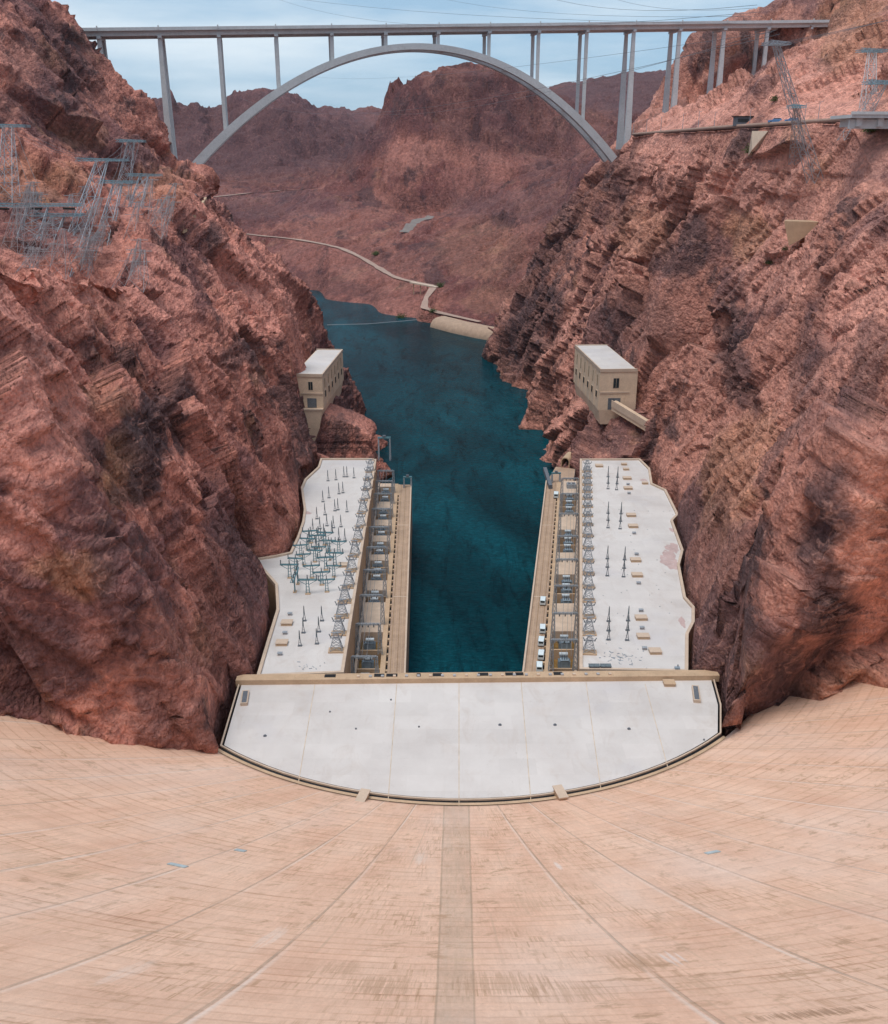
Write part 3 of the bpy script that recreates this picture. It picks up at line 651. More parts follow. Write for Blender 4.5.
# ------------------------------------------------------------------ far terrain
def px_sec(Y, pts): return Y, [(at_y(x, y, Y).x, at_y(x, y, Y).z) for x, y in pts]
W_ = -200.
def wsec(Y, pts): return Y, pts
FS = [
 wsec(840, [(-900,-60),(-400,-120),(-300,-200),(200,-200),(300,-60),(900,60)]),
 wsec(1000, [(-1000,-60),(-420,-110),(-330,-200),(64,-200),(110,-160),(170,-110),(260,-60),(900,60)]),
 wsec(1075, [(-1000,-60),(-500,-110),(-330,-200),(-14,-200),(8,-176),(60,-168),(110,-140),(190,-90),(300,-20),(900,60)]),
 wsec(1200, [(-1000,-60),(-500,-110),(-330,-200),(-96,-200),(-80,-176),(-40,-163),(-12,-151),(40,-140),(100,-105),(170,-60),(300,10),(1000,80)]),
 wsec(1330, [(-1000,-40),(-560,-100),(-360,-200),(-178,-200),(-160,-174),(-100,-152),(-60,-143),(0,-128),(60,-105),(140,-60),(230,-5),(340,50),(1000,100)]),
 wsec(1500, [(-1000,0),(-620,-90),(-480,-196),(-330,-196),(-280,-165),(-157,-133),(-120,-131),(-40,-112),(40,-92),(110,-62),(180,-20),(300,60),(1000,120)]),
 wsec(1650, [(-1100,20),(-640,-90),(-500,-170),(-380,-140),(-304,-126),(-200,-116),(-120,-104),(-40,-100),(30,-84),(110,-50),(200,-10),(320,40),(1000,140)]),
 px_sec(1780, [(-100,190),(60,200),(180,218),(230,220),(280,216),(330,200),(380,205),(420,216),(450,205),(490,185),(530,185),(580,180),(620,165),(700,130),(1000,60)]),
 px_sec(1900, [(-100,180),(60,190),(180,210),(230,208),(280,205),(330,182),(365,172),(400,160),(450,152),(490,142),(530,150),(580,160),(620,150),(700,120),(1000,60)]),
 px_sec(2020, [(-100,170),(60,180),(180,203),(230,200),(300,195),(335,178),(370,140),(385,118),(400,95),(415,78),(440,68),(460,70),(500,74),(540,100),(580,125),(620,135),(700,110),(1000,60)]),
 px_sec(2150, [(-100,160),(60,170),(180,198),(230,196),(300,192),(335,180),(370,152),(385,122),(400,86),(418,70),(440,65),(455,69),(470,63),(500,75),(540,92),(570,104),(620,130),(700,110),(1000,60)]),
 px_sec(2300, [(-100,150),(60,165),(180,192),(230,190),(310,186),(340,182),(370,172),(400,130),(430,90),(470,62),(500,68),(540,86),(570,98),(600,118),(640,128),(700,110),(1000,60)]),
 px_sec(2550, [(-100,140),(60,150),(150,165),(200,172),(250,178),(310,176),(350,176),(400,165),(440,130),(480,100),(520,100),(560,110),(600,122),(640,130),(700,110),(1000,60)]),
 px_sec(2800, [(-100,120),(60,128),(150,138),(180,142),(220,150),(270,148),(310,158),(350,170),(400,165),(440,150),(520,130),(600,126),(640,128),(700,110),(1000,70)]),
 px_sec(3100, [(-100,90),(60,100),(145,106),(165,98),(180,112),(197,100),(215,116),(240,96),(262,91),(285,95),(310,110),(340,132),(370,150),(400,155),(440,150),(520,135),(600,120),(640,118),(700,100),(1000,70)]),
 px_sec(3500, [(-100,100),(60,108),(145,118),(170,108),(200,112),(230,104),(262,95),(290,98),(315,112),(335,112),(350,120),(370,128),(400,130),(440,130),(520,120),(580,108),(600,102),(640,98),(700,90),(1000,70)]),
 px_sec(4200, [(-100,110),(60,115),(145,122),(200,118),(262,112),(310,112),(335,110),(350,113),(370,108),(390,111),(440,120),(520,110),(560,98),(590,92),(620,94),(640,90),(660,88),(700,90),(1000,80)]),
 px_sec(5200, [(-100,120),(60,120),(145,125),(262,120),(370,118),(440,118),(520,100),(560,86),(590,80),(610,76),(640,73),(660,72),(700,78),(1000,80)]),
 px_sec(6500, [(-100,130),(145,130),(370,130),(520,120),(590,105),(640,95),(700,95),(1000,95)]),
]
FY = np.exp(np.linspace(math.log(850), math.log(6400), 620)); FA = np.linspace(-.62, .62, 620)
FX = FA[None, :] * FY[:, None]
fy = np.array([s[0] for s in FS], float)
Z = np.zeros_like(FX)
prof = [np.array(s[1]) for s in FS]
for i, Y in enumerate(FY):
    j = min(max(np.searchsorted(fy, Y) - 1, 0), len(FS) - 2); w = (Y - fy[j]) / (fy[j + 1] - fy[j]); w = min(max(w, 0), 1)
    # sections are blended along sight-radial lines so ridges stay continuous
    za = np.interp(FX[i] * fy[j] / Y if Y > 1700 else FX[i], prof[j][:, 0], prof[j][:, 1]); zb = np.interp(FX[i] * fy[j + 1] / Y if Y > 1700 else FX[i], prof[j + 1][:, 0], prof[j + 1][:, 1])
    Z[i] = za * (1 - w) + zb * w
Z = blur(Z, 5, 1); Z = blur(Z, 4, 0)
Pf = np.stack([FX.reshape(-1), np.repeat(FY, len(FA)), Z.reshape(-1)], 1)
gy, gx = np.gradient(Z); sl = np.hypot(gx / np.gradient(FX, axis=1), gy / np.gradient(FY)[:, None]).reshape(-1)
sl = np.clip(sl * 1.3, .40, .95)
sc_ = np.repeat(np.clip(FY / 1800, .55, 1.5), len(FA))
wl = np.clip((Pf[:, 2] - WATER) / 30, 0, 1)
Pw = Pf + 30 * np.stack([fbm(Pf / 160, 2, 90), fbm(Pf / 160, 2, 91), 0 * Pf[:, 0]], 1)
Pw3 = Pw * np.array([1, 1, .6])
Pf[:, 2] += wl * sl * sc_ * (34 * ridged(Pw3 / 190, 5, 71) + 16 * ridged(Pw / 70, 4, 79) + 16 * facet(Pw3 / 90, 75, 1.0) + 9 * facet(Pw3 / 36, 80, 1.1) + 5 * facet(Pw3 / 14, 85, 1.1) + 3 * fbm(Pf / 9, 3, 88) - 17)
FZ = Pf[:, 2].reshape(FX.shape)
def ground_far(x, y):
    i = min(max(np.searchsorted(FY, y), 1), len(FY) - 1); a = x / y
    j = min(max(np.searchsorted(FA, a), 1), len(FA) - 1)
    return float(FZ[i - 1:i + 1, j - 1:j + 1].mean())
# graded benches for the dirt road and the old rail terrace
def pxw(pts): return [at_y(x, y, Y) for x, y, Y in pts]
ROADS = {'dirt': (pxw([(220, 232, 1720), (262, 236, 1640), (300, 240, 1580), (340, 248, 1500), (362, 258, 1420), (382, 270, 1320), (400, 279, 1240), (435, 286, 1195)]), 5.5),
         'terrace': (pxw([(210, 196, 2180), (250, 193, 2200), (300, 190, 2230), (318, 188, 2250)]), 8.),
         'path': (pxw([(433, 288, 1185), (426, 298, 1150), (424, 308, 1120), (440, 313, 1100), (480, 322, 1066)]), 4.)}
def far_look(px, py, y0=950):
    r = ray(px, py); Y = y0
    while Y < 6000:
        t_ = Y / r[1]
        if r[2] * t_ < ground_far(r[0] * t_, Y): break
        Y *= 1.002
    t_ = Y / r[1]; return Vector((r[0] * t_, Y, r[2] * t_))
ROADS['dirt'] = ([far_look(x, y) for x, y in ((246, 234), (262, 236), (280, 237.5), (300, 240), (320, 243.5), (340, 248), (352, 253), (362, 258), (372, 264), (382, 270), (392, 276), (400, 279), (418, 283), (435, 286))], 5.0)
ROADS['terrace'] = ([far_look(x, y) for x, y in ((214, 197), (232, 195), (250, 193), (268, 192), (285, 190), (302, 190), (316, 188))], 6.)
def resample(pts, n):
    P_ = np.array([tuple(p) for p in pts]); s_ = np.concatenate([[0], np.cumsum(np.linalg.norm(np.diff(P_, axis=0), axis=1))])
    u = np.linspace(0, s_[-1], n); R_ = np.stack([np.interp(u, s_, P_[:, k]) for k in range(3)], 1)
    R_[:, :2] = blur(R_[:, :2], 6, 0); R_[:, 2] = blur(R_[:, 2:3], 6, 0)[:, 0]
    return R_
for key, (pts, hw) in ROADS.items():
    R_ = resample(pts, 120)
    near = np.where((Pf[:, 1] < R_[:, 1].max() + 80) & (Pf[:, 1] > R_[:, 1].min() - 80))[0]
    d2 = ((Pf[near, None, 0] - R_[None, :, 0]) ** 2 + (Pf[near, None, 1] - R_[None, :, 1]) ** 2)
    k = d2.argmin(1); dd = np.sqrt(d2[np.arange(len(near)), k])
    w = np.clip((hw * 2.6 - dd) / (hw * 1.4), 0, 1)
    Pf[near, 2] = Pf[near, 2] * (1 - w) + (R_[k, 2] - .6) * w
FZ = Pf[:, 2].reshape(FX.shape)
hills = grid_mesh('desert_hills', Pf.reshape(len(FY), len(FA), 3), 'rock_far', flip=False)
geology(hills, Pf, GEO_F, 200)
tag(hills, 'brown and purple desert mountains beyond the river bend', None, None, 'structure')
for key, (pts, hw) in ROADS.items():
    R_ = resample(pts, 120); T = np.gradient(R_[:, :2], axis=0); T /= np.linalg.norm(T, axis=1, keepdims=True)
    nn = np.stack([-T[:, 1], T[:, 0]], 1); wv_ = (hw + 3.0 * fbm(R_ / 25, 3, 5))[:, None]
    A = np.concatenate([R_[:, :2] - nn * wv_, R_[:, 2:] + .5], 1); B = np.concatenate([R_[:, :2] + nn * wv_, R_[:, 2:] + .5], 1)
    o = grid_mesh({'dirt': 'dirt_road', 'terrace': 'terrace_road', 'path': 'dirt_path'}[key], np.stack([A, B], 1), 'dirt')
    tag(o, {'dirt': 'pale dirt road running above the river bend', 'terrace': 'thin pale road along the far hillside', 'path': 'narrow pale path down to the far river bank'}[key], None, None, 'structure')
# ground that reaches the horizon, and the river
mb = MB(); mb.add([(-9000, 100, -215), (9000, 100, -215), (9000, 12000, -215), (-9000, 12000, -215)], [(0, 1, 2, 3)])
tag(mb.build('ground', 'rock_far'), 'desert ground reaching the horizon', None, None, 'structure')
mb = MB(); mb.add([(x, y, WATER) for x, y in ((-20, 236), (50, 236), (63, 440), (160, 560), (160, 1900), (-900, 1900), (-900, 640), (-25, 470))], [tuple(range(8))])
tag(mb.build('river_water', 'water'), 'dark teal river winding through the canyon', None, None, 'structure')
# ------------------------------------------------------------------ powerhouse: central block and two wings
def inset_ring(pts, w):
    """Offset a closed polygon inwards by w (2-D)."""
    n = len(pts); ar = sum(pts[i][0] * pts[(i + 1) % n][1] - pts[(i + 1) % n][0] * pts[i][1] for i in range(n))
    sg = 1 if ar > 0 else -1; out_ = []
    for i in range(n):
        p0, p1, p2 = (Vector(pts[i - 1][:2]), Vector(pts[i][:2]), Vector(pts[(i + 1) % n][:2]))
        d1 = (p1 - p0).normalized(); d2 = (p2 - p1).normalized()
        n1 = Vector((-d1.y, d1.x)) * sg; n2 = Vector((-d2.y, d2.x)) * sg
        m = (n1 + n2); m = m.normalized() if m.length > 1e-6 else n1
        k = w / max(.45, m.dot(n1)); out_.append(p1 + m * k)
    return out_
def curb(mb, pts, w, z0, z1):
    inn = inset_ring(pts, w); n = len(pts)
    for i in range(n):
        j = (i + 1) % n; a, b, c_, d = pts[i], pts[j], inn[j], inn[i]
        vs = [(q[0], q[1], z) for z in (z0, z1) for q in (a, b, c_, d)]
        mb.add(vs, [(4, 5, 6, 7), (0, 1, 5, 4), (2, 3, 7, 6)])
def roof_building(name, pts, label, cat, zr=ROOF):
    cx = sum(p[0] for p in pts) / len(pts); cy = sum(p[1] for p in pts) / len(pts)
    root = empty(name, (cx, cy, DECK), label, cat)
    inv = Matrix.Translation((-cx, -cy, -DECK))
    def put(o): o.matrix_parent_inverse = inv; return o
    MB_ = MB().prism(inset_ring(pts, .15), -188, zr - .3, top=False); put(MB_.build('wall', 'tan' if name != 'central_powerhouse' else 'steel_dark_and_gap_shade', root))  # central block's wall coloured dark to stand in for shade in the toe gap
    mb = MB(); q = inset_ring(pts, .9); mb.add([(p[0], p[1], zr) for p in q], [tuple(range(len(q)))]); put(mb.build('roof', 'roof', root))
    mb = MB(); curb(mb, pts, .95 if name != 'central_powerhouse' else .4, zr - (.8 if name != 'central_powerhouse' else .12), zr + (.75 if name != 'central_powerhouse' else .3)); put(mb.build('parapet', 'tan_light', root))
    return root, put

RTOE = 96.0
def toe(x): return (x, YC - math.sqrt(RTOE ** 2 - (x - XC) ** 2))
cpts = [(77.0, 240.5), (-58.0, 238.0)] + [toe(x) for x in np.linspace(-56.5, 71.5, 30)] + [(75.2, 226)]
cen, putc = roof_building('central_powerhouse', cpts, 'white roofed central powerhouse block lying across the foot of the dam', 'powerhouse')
# front parapet: a thicker, higher wall between this roof and the wings
mb = MB()
a, b = Vector((-58.6, 236.6, 0)), Vector((78.2, 239.3, 0))
d_ = (b - a).normalized(); nrm2 = Vector((-d_.y, d_.x, 0))
def along(x0, x1, y0, y1, z0, z1, mb):
    p = [a + d_ * x0 + nrm2 * y0, a + d_ * x1 + nrm2 * y0, a + d_ * x1 + nrm2 * y1, a + d_ * x0 + nrm2 * y1]
    mb.add([(q.x, q.y, z) for z in (z0, z1) for q in p], [(3, 2, 1, 0), (4, 5, 6, 7), (0, 1, 5, 4), (1, 2, 6, 5), (2, 3, 7, 6), (3, 0, 4, 7)])
LEN = (b - a).length
along(0, LEN, 0, 3.3, ROOF - .5, ROOF + 1.5, mb)
putc(mb.build('front_parapet', 'tan', cen))
def px_s(px): return (at_z(px, 676, ROOF).x - a.x) / d_.x
for px0, px1 in ((326, 337), (375, 385), (387, 398), (417, 421), (433, 442), (478, 488), (505, 513), (515, 523), (553, 562)):
    mb = MB(); along(px_s(px0), px_s(px1), 1.2, 2.8, ROOF + 1.5, ROOF + 1.62, mb); putc(mb.build('vent_grating', 'dark', cen))
for i in range(22):
    mb = MB(); s_ = 34 + i * 3.4; along(s_, s_ + .8, .9, 1.7, ROOF + 1.5, ROOF + 1.9, mb); putc(mb.build('vent_cap', 'steel_pale' if i % 3 else 'tan_light', cen))
# sealed roof joints
for px_t, py_t, px_b, py_b in ((315, 684, 297, 791), (397, 681, 388, 802), (459, 680, 459, 806), (521, 680, 531, 802), (586, 682, 601, 790), (645, 684, 668, 768)):
    A_, B_ = at_z(px_t, py_t, ROOF + .03), at_z(px_b, py_b, ROOF + .03)
    mb = MB(); n = 24; dd = (B_ - A_); sd_ = Vector((dd.y, -dd.x, 0)).normalized()
    for i in range(n):
        w_ = .09; p, q = A_ + dd * (i / n), A_ + dd * ((i + 1) / n)
        mb.add([p - sd_ * w_, q - sd_ * w_, q + sd_ * w_, p + sd_ * w_], [(0, 1, 2, 3)])
    putc(mb.build('roof_joint', 'rust', cen))
# drains on the roof
for i, (px, py) in enumerate(((265, 736), (356, 729), (500, 725), (555, 725), (629, 729), (419, 727), (704, 740), (391, 700), (330, 712))):
    p = at_z(px, py, ROOF); r_ = .5 if px in (265, 555, 500, 629) else .28
    mb = MB(); mb.cyl((p.x, p.y, ROOF), (p.x, p.y, ROOF + .22), r_, r_ * .8, 10); mb.cyl((p.x, p.y, ROOF + .22), (p.x, p.y, ROOF + .4), r_ * .45, r_ * .4, 8)
    putc(mb.build('roof_drain', 'steel_dark_and_gap_shade', cen))
for px, py, px2, py2 in ((246, 693, 244, 706), (695, 688, 697, 703)):
    p, q = at_z(px, py, ROOF), at_z(px2, py2, ROOF); c_ = (p + q) / 2; Ld = (p - q).length; ang = math.atan2(p.x - q.x, p.y - q.y)
    mb = MB(); mb.cbox(c_.x, c_.y, ROOF, 1.9, Ld, .9, -ang); h = mb.build('stair_hatch', 'tan_light', cen); putc(h)
    mb = MB(); mb.cbox(c_.x, c_.y, ROOF + .88, 1.3, Ld * .88, .05, -ang); putc(mb.build('stair_opening', 'steel_dark_and_gap_shade', cen))
p = at_z(669, 684.5, ROOF); mb = MB(); mb.cbox(p.x, p.y, ROOF, 3.0, 2.6, .8); mb.cbox(p.x, p.y, ROOF + .8, 3.3, 2.9, .15); putc(mb.build('roof_hatch', 'tan', cen))
# kerb at the toe of the dam, across the drainage gap
mb = MB(); n = 60
for i in range(n):
    g0, g1 = [math.radians(-40 + 84 * k / n) for k in (i, i + 1)]
    Rk = dam_R(-141.2) - .0
    ring = [(XC + r * math.sin(g), YC - r * math.cos(g), z) for g in (g0, g1) for r, z in ((Rk - .3, -139.9), (Rk + .6, -139.9), (Rk - .3, -150))]
    mb.add(ring, [(0, 1, 4, 3), (0, 3, 5, 2)])
o = mb.build('toe_kerb', 'tan', dam); o.matrix_parent_inverse = INV
# two stair huts bridging the gap
for px, py, lb in ((363, 801, 'small tan stair hut on the dam toe left of the centre strip'), (560, 797, 'small tan stair hut on the dam toe right of the centre strip')):
    p = at_z(px, py, ROOF); g = math.atan2(p.x - XC, YC - p.y)
    r = empty('stair_hut', (p.x, p.y, ROOF - 1.5), lb, 'stair hut', 'stair huts at the toe of the dam', g)
    MB().box(-.9, -2.2, 0, .9, 2.0, 2.9).build('wall', 'tan', r); MB().box(-1.15, -2.5, 2.9, 1.15, 2.3, 3.2).build('roof', 'tan_light', r)
    MB().box(-.5, 2.0, .9, .5, 2.06, 2.7).build('door', 'steel_dark_and_gap_shade', r)

lw, putl = roof_building('left_powerhouse_wing', LW, 'white roofed powerhouse wing on the left bank with teal switch frames on top', 'powerhouse')
rw, putr = roof_building('right_powerhouse_wing', RW, 'white roofed powerhouse wing on the right bank with a row of steel towers on top', 'powerhouse')
# rust stains washed onto the right roof, birds' litter of grit on both
def blot(cx, cy, rx, ry, seed, z):
    r_ = random.Random(seed); n = 72; ph = [r_.uniform(0, 6.3) for _ in range(4)]; ra = lambda g: .85 + .16 * math.sin(2 * g + ph[0]) + .12 * math.sin(3 * g + ph[1]) + .07 * math.sin(7 * g + ph[2]) + .05 * math.sin(13 * g + ph[3])
    vs = [(cx + math.cos(2 * PI * i / n) * rx * ra(2 * PI * i / n), cy + math.sin(2 * PI * i / n) * ry * ra(2 * PI * i / n), z) for i in range(n)]
    return vs, [tuple(range(n))]
M['stain'] = concrete('red_silt_stain', (.49, .365, .355), .15, (.60, .555, .55), 1.0, .22)
for k, (px, py, rx, ry) in enumerate(((671, 560, 4.2, 9), (674, 548, 2.6, 6), (684, 622, 1.2, 4), (645, 480, 1.6, 2.), (674, 530, 1.2, 3))):
    p = at_z(px, py, ROOF); mb = MB(); mb.add(*blot(p.x - .6, p.y, rx, ry, k, ROOF + .006 + .004 * k)); putr(mb.build('silt_stain', 'stain', rw))
mb = MB(); p = at_z(308, 513, ROOF); mb.add(*blot(p.x, p.y, 1.5, 2, 9, ROOF + .006)); putl(mb.build('silt_stain', 'stain', lw))

def deck_side(sgn, root, put, inner, outer, bays):
    """Transformer terrace: service road by the river, slot line, walled transformer bays against the wing's wall."""
    (ix0, iy0), (ix1, iy1) = inner; (ox0, oy0), (ox1, oy1) = outer
    X_in = lambda y: ix0 + (ix1 - ix0) * (y - iy0) / (iy1 - iy0)
    X_out = lambda y: ox0 + (ox1 - ox0) * (y - oy0) / (oy1 - oy0)
    y0, y1 = 241.5, oy1
    mix = lambda y, f: X_out(y) + (X_in(y) - X_out(y)) * f
    def strip(f0, f1, ya, yb, z0, z1, mat, name, mb=None):
        m_ = mb or MB(); p = [(mix(ya, f0), ya), (mix(ya, f1), ya), (mix(yb, f1), yb), (mix(yb, f0), yb)]
        m_.prism([(q[0], q[1]) for q in p], z0, z1, True, True)
        return m_ if mb else put(m_.build(name, mat, root))
    strip(0, .36, y0, y1, -192, DECK, 'pave', 'service_road')
    mb = MB(); strip(0, .035, y0, y1, DECK, DECK + 1.0, '', '', mb); put(mb.build('river_parapet', 'tan_light', root))
    # paving joints
    for f in (.10, .17, .24, .30): strip(f, f + .008, y0, y1 - .5, DECK, DECK + .02, 'ochre' if f in (.17, .30) else 'tan', 'paving_joint')
    for yy in (330, 405): strip(.04, .34, yy, yy + .5, DECK, DECK + .03, 'tan_light', 'road_marking')
    # slotted kerb: dark slots between short piers
    strip(.36, .40, y0, y1, -192, DECK - .8, 'dark', 'slot_channel')
    yy = y0
    while yy < y1 - 18: strip(.355, .405, yy, yy + 1.1, DECK - .8, DECK + .12, 'tan', 'slot_pier'); yy += 5.4
    strip(.355, .405, y1 - 16, y1, DECK - .8, DECK + .12, 'tan', 'slot_pier')
    strip(.40, .50, y0, y1, -192, DECK + .5, 'tan', 'bay_kerb')
    # plinth between bays and wall
    strip(.95, 1.0, y0, y1, -192, DECK + 1.2, 'tan_light', 'wall_ledge')
    strip(.50, .95, y0, y1, -192, DECK - 3.2, 'ochre', 'bay_floor')
    prev = y0
    for (ya, yb, n) in bays:
        if ya - prev > .3: strip(.50, .95, prev, ya, DECK - 3.2, DECK + .7, 'tan_light', 'bay_slab')
        for k in range(1, n): yk = ya + (yb - ya) * k / n; strip(.50, .95, yk - .3, yk + .3, DECK - 3.2, DECK + .5, 'tan', 'bay_divider')
        prev = yb
    if y1 - prev > .3: strip(.50, .95, prev, y1, DECK - 3.2, DECK + .7, 'tan_light', 'bay_slab')
    return mix, X_in, X_out, y1
def pY(py): return at_z(444, py, DECK).y
LB = [(pY(668) - 14, pY(634), 3), (pY(604), pY(592), 2), (pY(582), pY(562), 3), (pY(556), pY(543), 2), (pY(537), pY(527), 2), (pY(521), pY(510), 2), (pY(503), pY(488), 2)]
RB = [(pY(671) - 12, pY(633), 3), (pY(605), pY(576), 3), (pY(554), pY(531), 3), (pY(514), pY(496), 3)]
Lmix, Lin, Lout, Ly1 = deck_side(-1, lw, putl, ((-28.4, 242.2), (-33.0, 449.4)), ((-12.4, 275.3), (-16.4, 462)), LB)
Rmix, Rin, Rout, Ry1 = deck_side(1, rw, putr, ((39.2, 245.0), (66.4, 449.4)), ((25.8, 276.6), (52.0, 466)), RB)

# ------------------------------------------------------------------ transformers in the bays
def make_transformer(label, group):
    r = empty('power_transformer', (0, 0, 0), label, 'transformer', group)
    MB().box(-1.5, -1.25, 0, 1.5, 1.25, 3.4).box(-1.65, -1.4, 3.4, 1.65, 1.4, 3.6).build('tank', 'tank', r)
    m_ = MB().cyl((-1.9, .9, 4.7), (1.4, .9, 4.7), .62, n=12); m_.box(-1.2, .75, 3.6, -1.0, 1.05, 4.2); m_.box(.6, .75, 3.6, .8, 1.05, 4.2); m_.build('conservator', 'tank_light', r)
    for s_ in (1, -1):
        m_ = MB()
        for k in range(7): m_.box(s_ * 1.6, -1.1 + k * .34, .5, s_ * 2.35, -1.0 + k * .34, 3.1)
        m_.box(s_ * 1.95, -1.1, .6, s_ * 2.0, 1.05, 3.0); m_.build('radiator', 'tank', r)
    for k in (-1, 0, 1):
        m_ = MB()
        for q in range(5): m_.cyl((k * .95, -.6, 3.6 + q * .34), (k * .95, -.6, 3.86 + q * .34), .22, .12, 8)
        m_.build('bushing', 'insulator', r)
    return r
T0 = None
for side, bays, mix, word in ((-1, LB, Lmix, 'left'), (1, RB, Rmix, 'right')):
    for bi, (ya, yb, n) in enumerate(bays):
        for k in range(n):
            y = ya + (yb - ya) * (k + .5) / n
            if y < 245: continue
            x = mix(y, .76)
            pos = ['nearest', 'middle', 'farthest'][k if n == 3 else (0, 2)[k]]
            lb = f"blue-grey transformer, {pos} in the {ORD[bi]} bay from the dam, {word} terrace"
            sc = (.85, min(1.0, (yb - ya) / n / 4.4), .95 + .1 * random.random())
            if T0 is None: T0 = make_transformer(lb, 'power transformers on the river terraces'); T0.location = (x, y, DECK - 3.18); T0.scale = sc
            else: copy_thing(T0, (x, y, DECK - 3.18), 0 if side > 0 else PI, lb, sc)

# ------------------------------------------------------------------ take-off towers along the inner roof edges
def lattice(mb, foot, top, nseg, w):
    """Four-legged lattice between two rings of four points."""
    F_ = [Vector(p) for p in foot]; T_ = [Vector(p) for p in top]
    for i in range(4): mb.bar(F_[i], T_[i], w)
    for s_ in range(nseg):
        f0, f1 = s_ / nseg, (s_ + 1) / nseg
        for i in range(4):
            j = (i + 1) % 4; a0, a1 = F_[i].lerp(T_[i], f0), F_[i].lerp(T_[i], f1); b0, b1 = F_[j].lerp(T_[j], f0), F_[j].lerp(T_[j], f1)
            mb.bar(a0, b1, w * .6); mb.bar(b0, a1, w * .6); mb.bar(a1, b1, w * .6)
def make_takeoff(label, group):
    r = empty('takeoff_tower', (0, 0, 0), label, 'steel tower', group)
    MB().box(-2.5, -1.6, 0, 2.5, 1.6, .55).build('footing', 'tan', r)
    m_ = MB(); lattice(m_, [(-2.0, -1.2, .55), (2.0, -1.2, .55), (2.0, 1.2, .55), (-2.0, 1.2, .55)], [(-.45, -.4, 7.4), (.45, -.4, 7.4), (.45, .4, 7.4), (-.45, .4, 7.4)], 3, .19)
    m_.build('lattice_frame', 'steel', r)
    m_ = MB(); m_.bar((-1.9, 0, 5.2), (1.9, 0, 5.2), .28); m_.bar((-1.5, 0, 7.3), (1.5, 0, 7.3), .3); m_.bar((-1.9, 0, 5.2), (0, 0, 7.3), .12); m_.bar((1.9, 0, 5.2), (0, 0, 7.3), .12)
    m_.build('cross_arm', 'steel', r)
    for x in (-1.6, 1.6):
        m_ = MB()
        for q in range(5): m_.cyl((x + .18 * x * q * .4, -.3, 5.2 + q * .3), (x + .18 * x * (q + 1) * .4, -.3, 5.42 + q * .3), .2, .12, 6)
        m_.build('insulator', 'insulator', r)
    return r
TK = make_takeoff('dark lattice take-off tower on the right roof, first from the dam along the river edge', 'lattice towers along the right roof edge')
ys_r = [653, 634, 617, 601, 587, 574, 561, 548, 536, 525, 516, 507, 499, 492, 485, 478, 472]
for i, py in enumerate(ys_r):
    p = at_z(589 - .2 * (653 - py) / 18, py, ROOF)
    rz = random.uniform(-.12, .12)
    if i == 0: TK.location = p; TK.rotation_euler.z = rz; TK.scale = (.9, .9, .8)
    else: copy_thing(TK, p, rz, f'dark lattice take-off tower on the right roof, {ORD[i]} from the dam along the river edge', (.9, .9, .8))
ys_l = [(336.5, 651), (339, 634), (342, 617), (345, 602), (349, 587), (352, 571), (355, 556), (358, 541), (361, 527), (363, 513), (365.5, 500), (367.5, 490), (369, 480), (370.5, 472)]
for i, (px, py) in enumerate(ys_l):
    copy_thing(TK, at_z(px, py, ROOF), PI + random.uniform(-.2, .2), f'dark lattice take-off tower on the left roof, {ORD[i]} from the dam along the river edge', (.95, .95, .85), 'lattice towers along the left roof edge')

# ------------------------------------------------------------------ post insulators (three phases side by side, seen end on)
def make_post(label, group):
    r = empty('post_insulator', (0, 0, 0), label, 'insulator post', group)
    m_ = MB(); m_.box(-.75, -.45, 0, .75, .45, .3); m_.build('footing', 'steel_dark_and_gap_shade', r)
    m_ = MB(); m_.bar((-.5, 0, .3), (-.12, 0, 3.0), .2); m_.bar((.5, 0, .3), (.12, 0, 3.0), .2); m_.bar((-.35, 0, 1.3), (.35, 0, 1.3), .1); m_.build('stand', 'steel_dark_and_gap_shade', r)
    m_ = MB()
    for q in range(8): m_.cyl((0, 0, 3.0 + q * .38), (0, 0, 3.3 + q * .38), .34 - q * .02, .14, 8)
    m_.cyl((0, 0, 3.0), (0, 0, 6.3), .1, n=6); m_.build('insulator_stack', 'insulator', r)
    return r
PI0 = None
def post(p, label, group, rz=0, sc=.86):
    global PI0
    if PI0 is None: PI0 = make_post(label, group); PI0.location = p; PI0.scale = (sc,) * 3; PI0.rotation_euler.z = rz
    else: copy_thing(PI0, p, rz, label, sc, group)
G4 = ['nearest set', 'second set', 'third set', 'farthest set']
for gi, rows in enumerate((((608.5, (640, 631, 621.5)), (627, (640.5, 630.5, 621))), ((607.3, (576, 567.5, 559)), (623.5, (577, 568.5, 560))), ((608, (528, 520.5, 513.5)), (620, (529, 521.5, 514))), ((608, (489, 483.5, 477)), (616.5, (490, 484, 477.5))))):
    for ri, (px, yy) in enumerate(rows):
        for k, py in enumerate(yy):
            post(at_z(px + .5 * k * (1 if ri else 0), py, ROOF), f"grey insulator post, {('near', 'middle', 'far')[k]} one, {('tower side', 'cliff side')[ri]} of the right roof's {G4[gi]}", 'insulator posts on the right roof')
for ci, col in enumerate((((300, 646), (303.5, 633), (304.5, 621)), ((317, 644), (319, 632), (322, 621)))):
    for k, (px, py) in enumerate(col):
        post(at_z(px, py, ROOF), f"grey insulator post, {('near', 'middle', 'far')[k]} one, {('cliff side', 'tower side')[ci]} of the left roof near the dam", 'insulator posts on the left roof')
far_l = [(328, 481), (336, 480), (344, 477), (347, 477), (354, 478), (323, 502), (329, 498), (339, 494), (343, 493), (317, 519), (325, 515), (335, 511), (338, 510), (347, 512), (324, 536), (332, 533), (333.5, 528), (316, 549), (309, 541), (321, 541), (327, 526), (341, 527), (339, 540), (345, 541), (320, 529), (313, 531)]
far_l.sort(key=lambda q: -q[1])
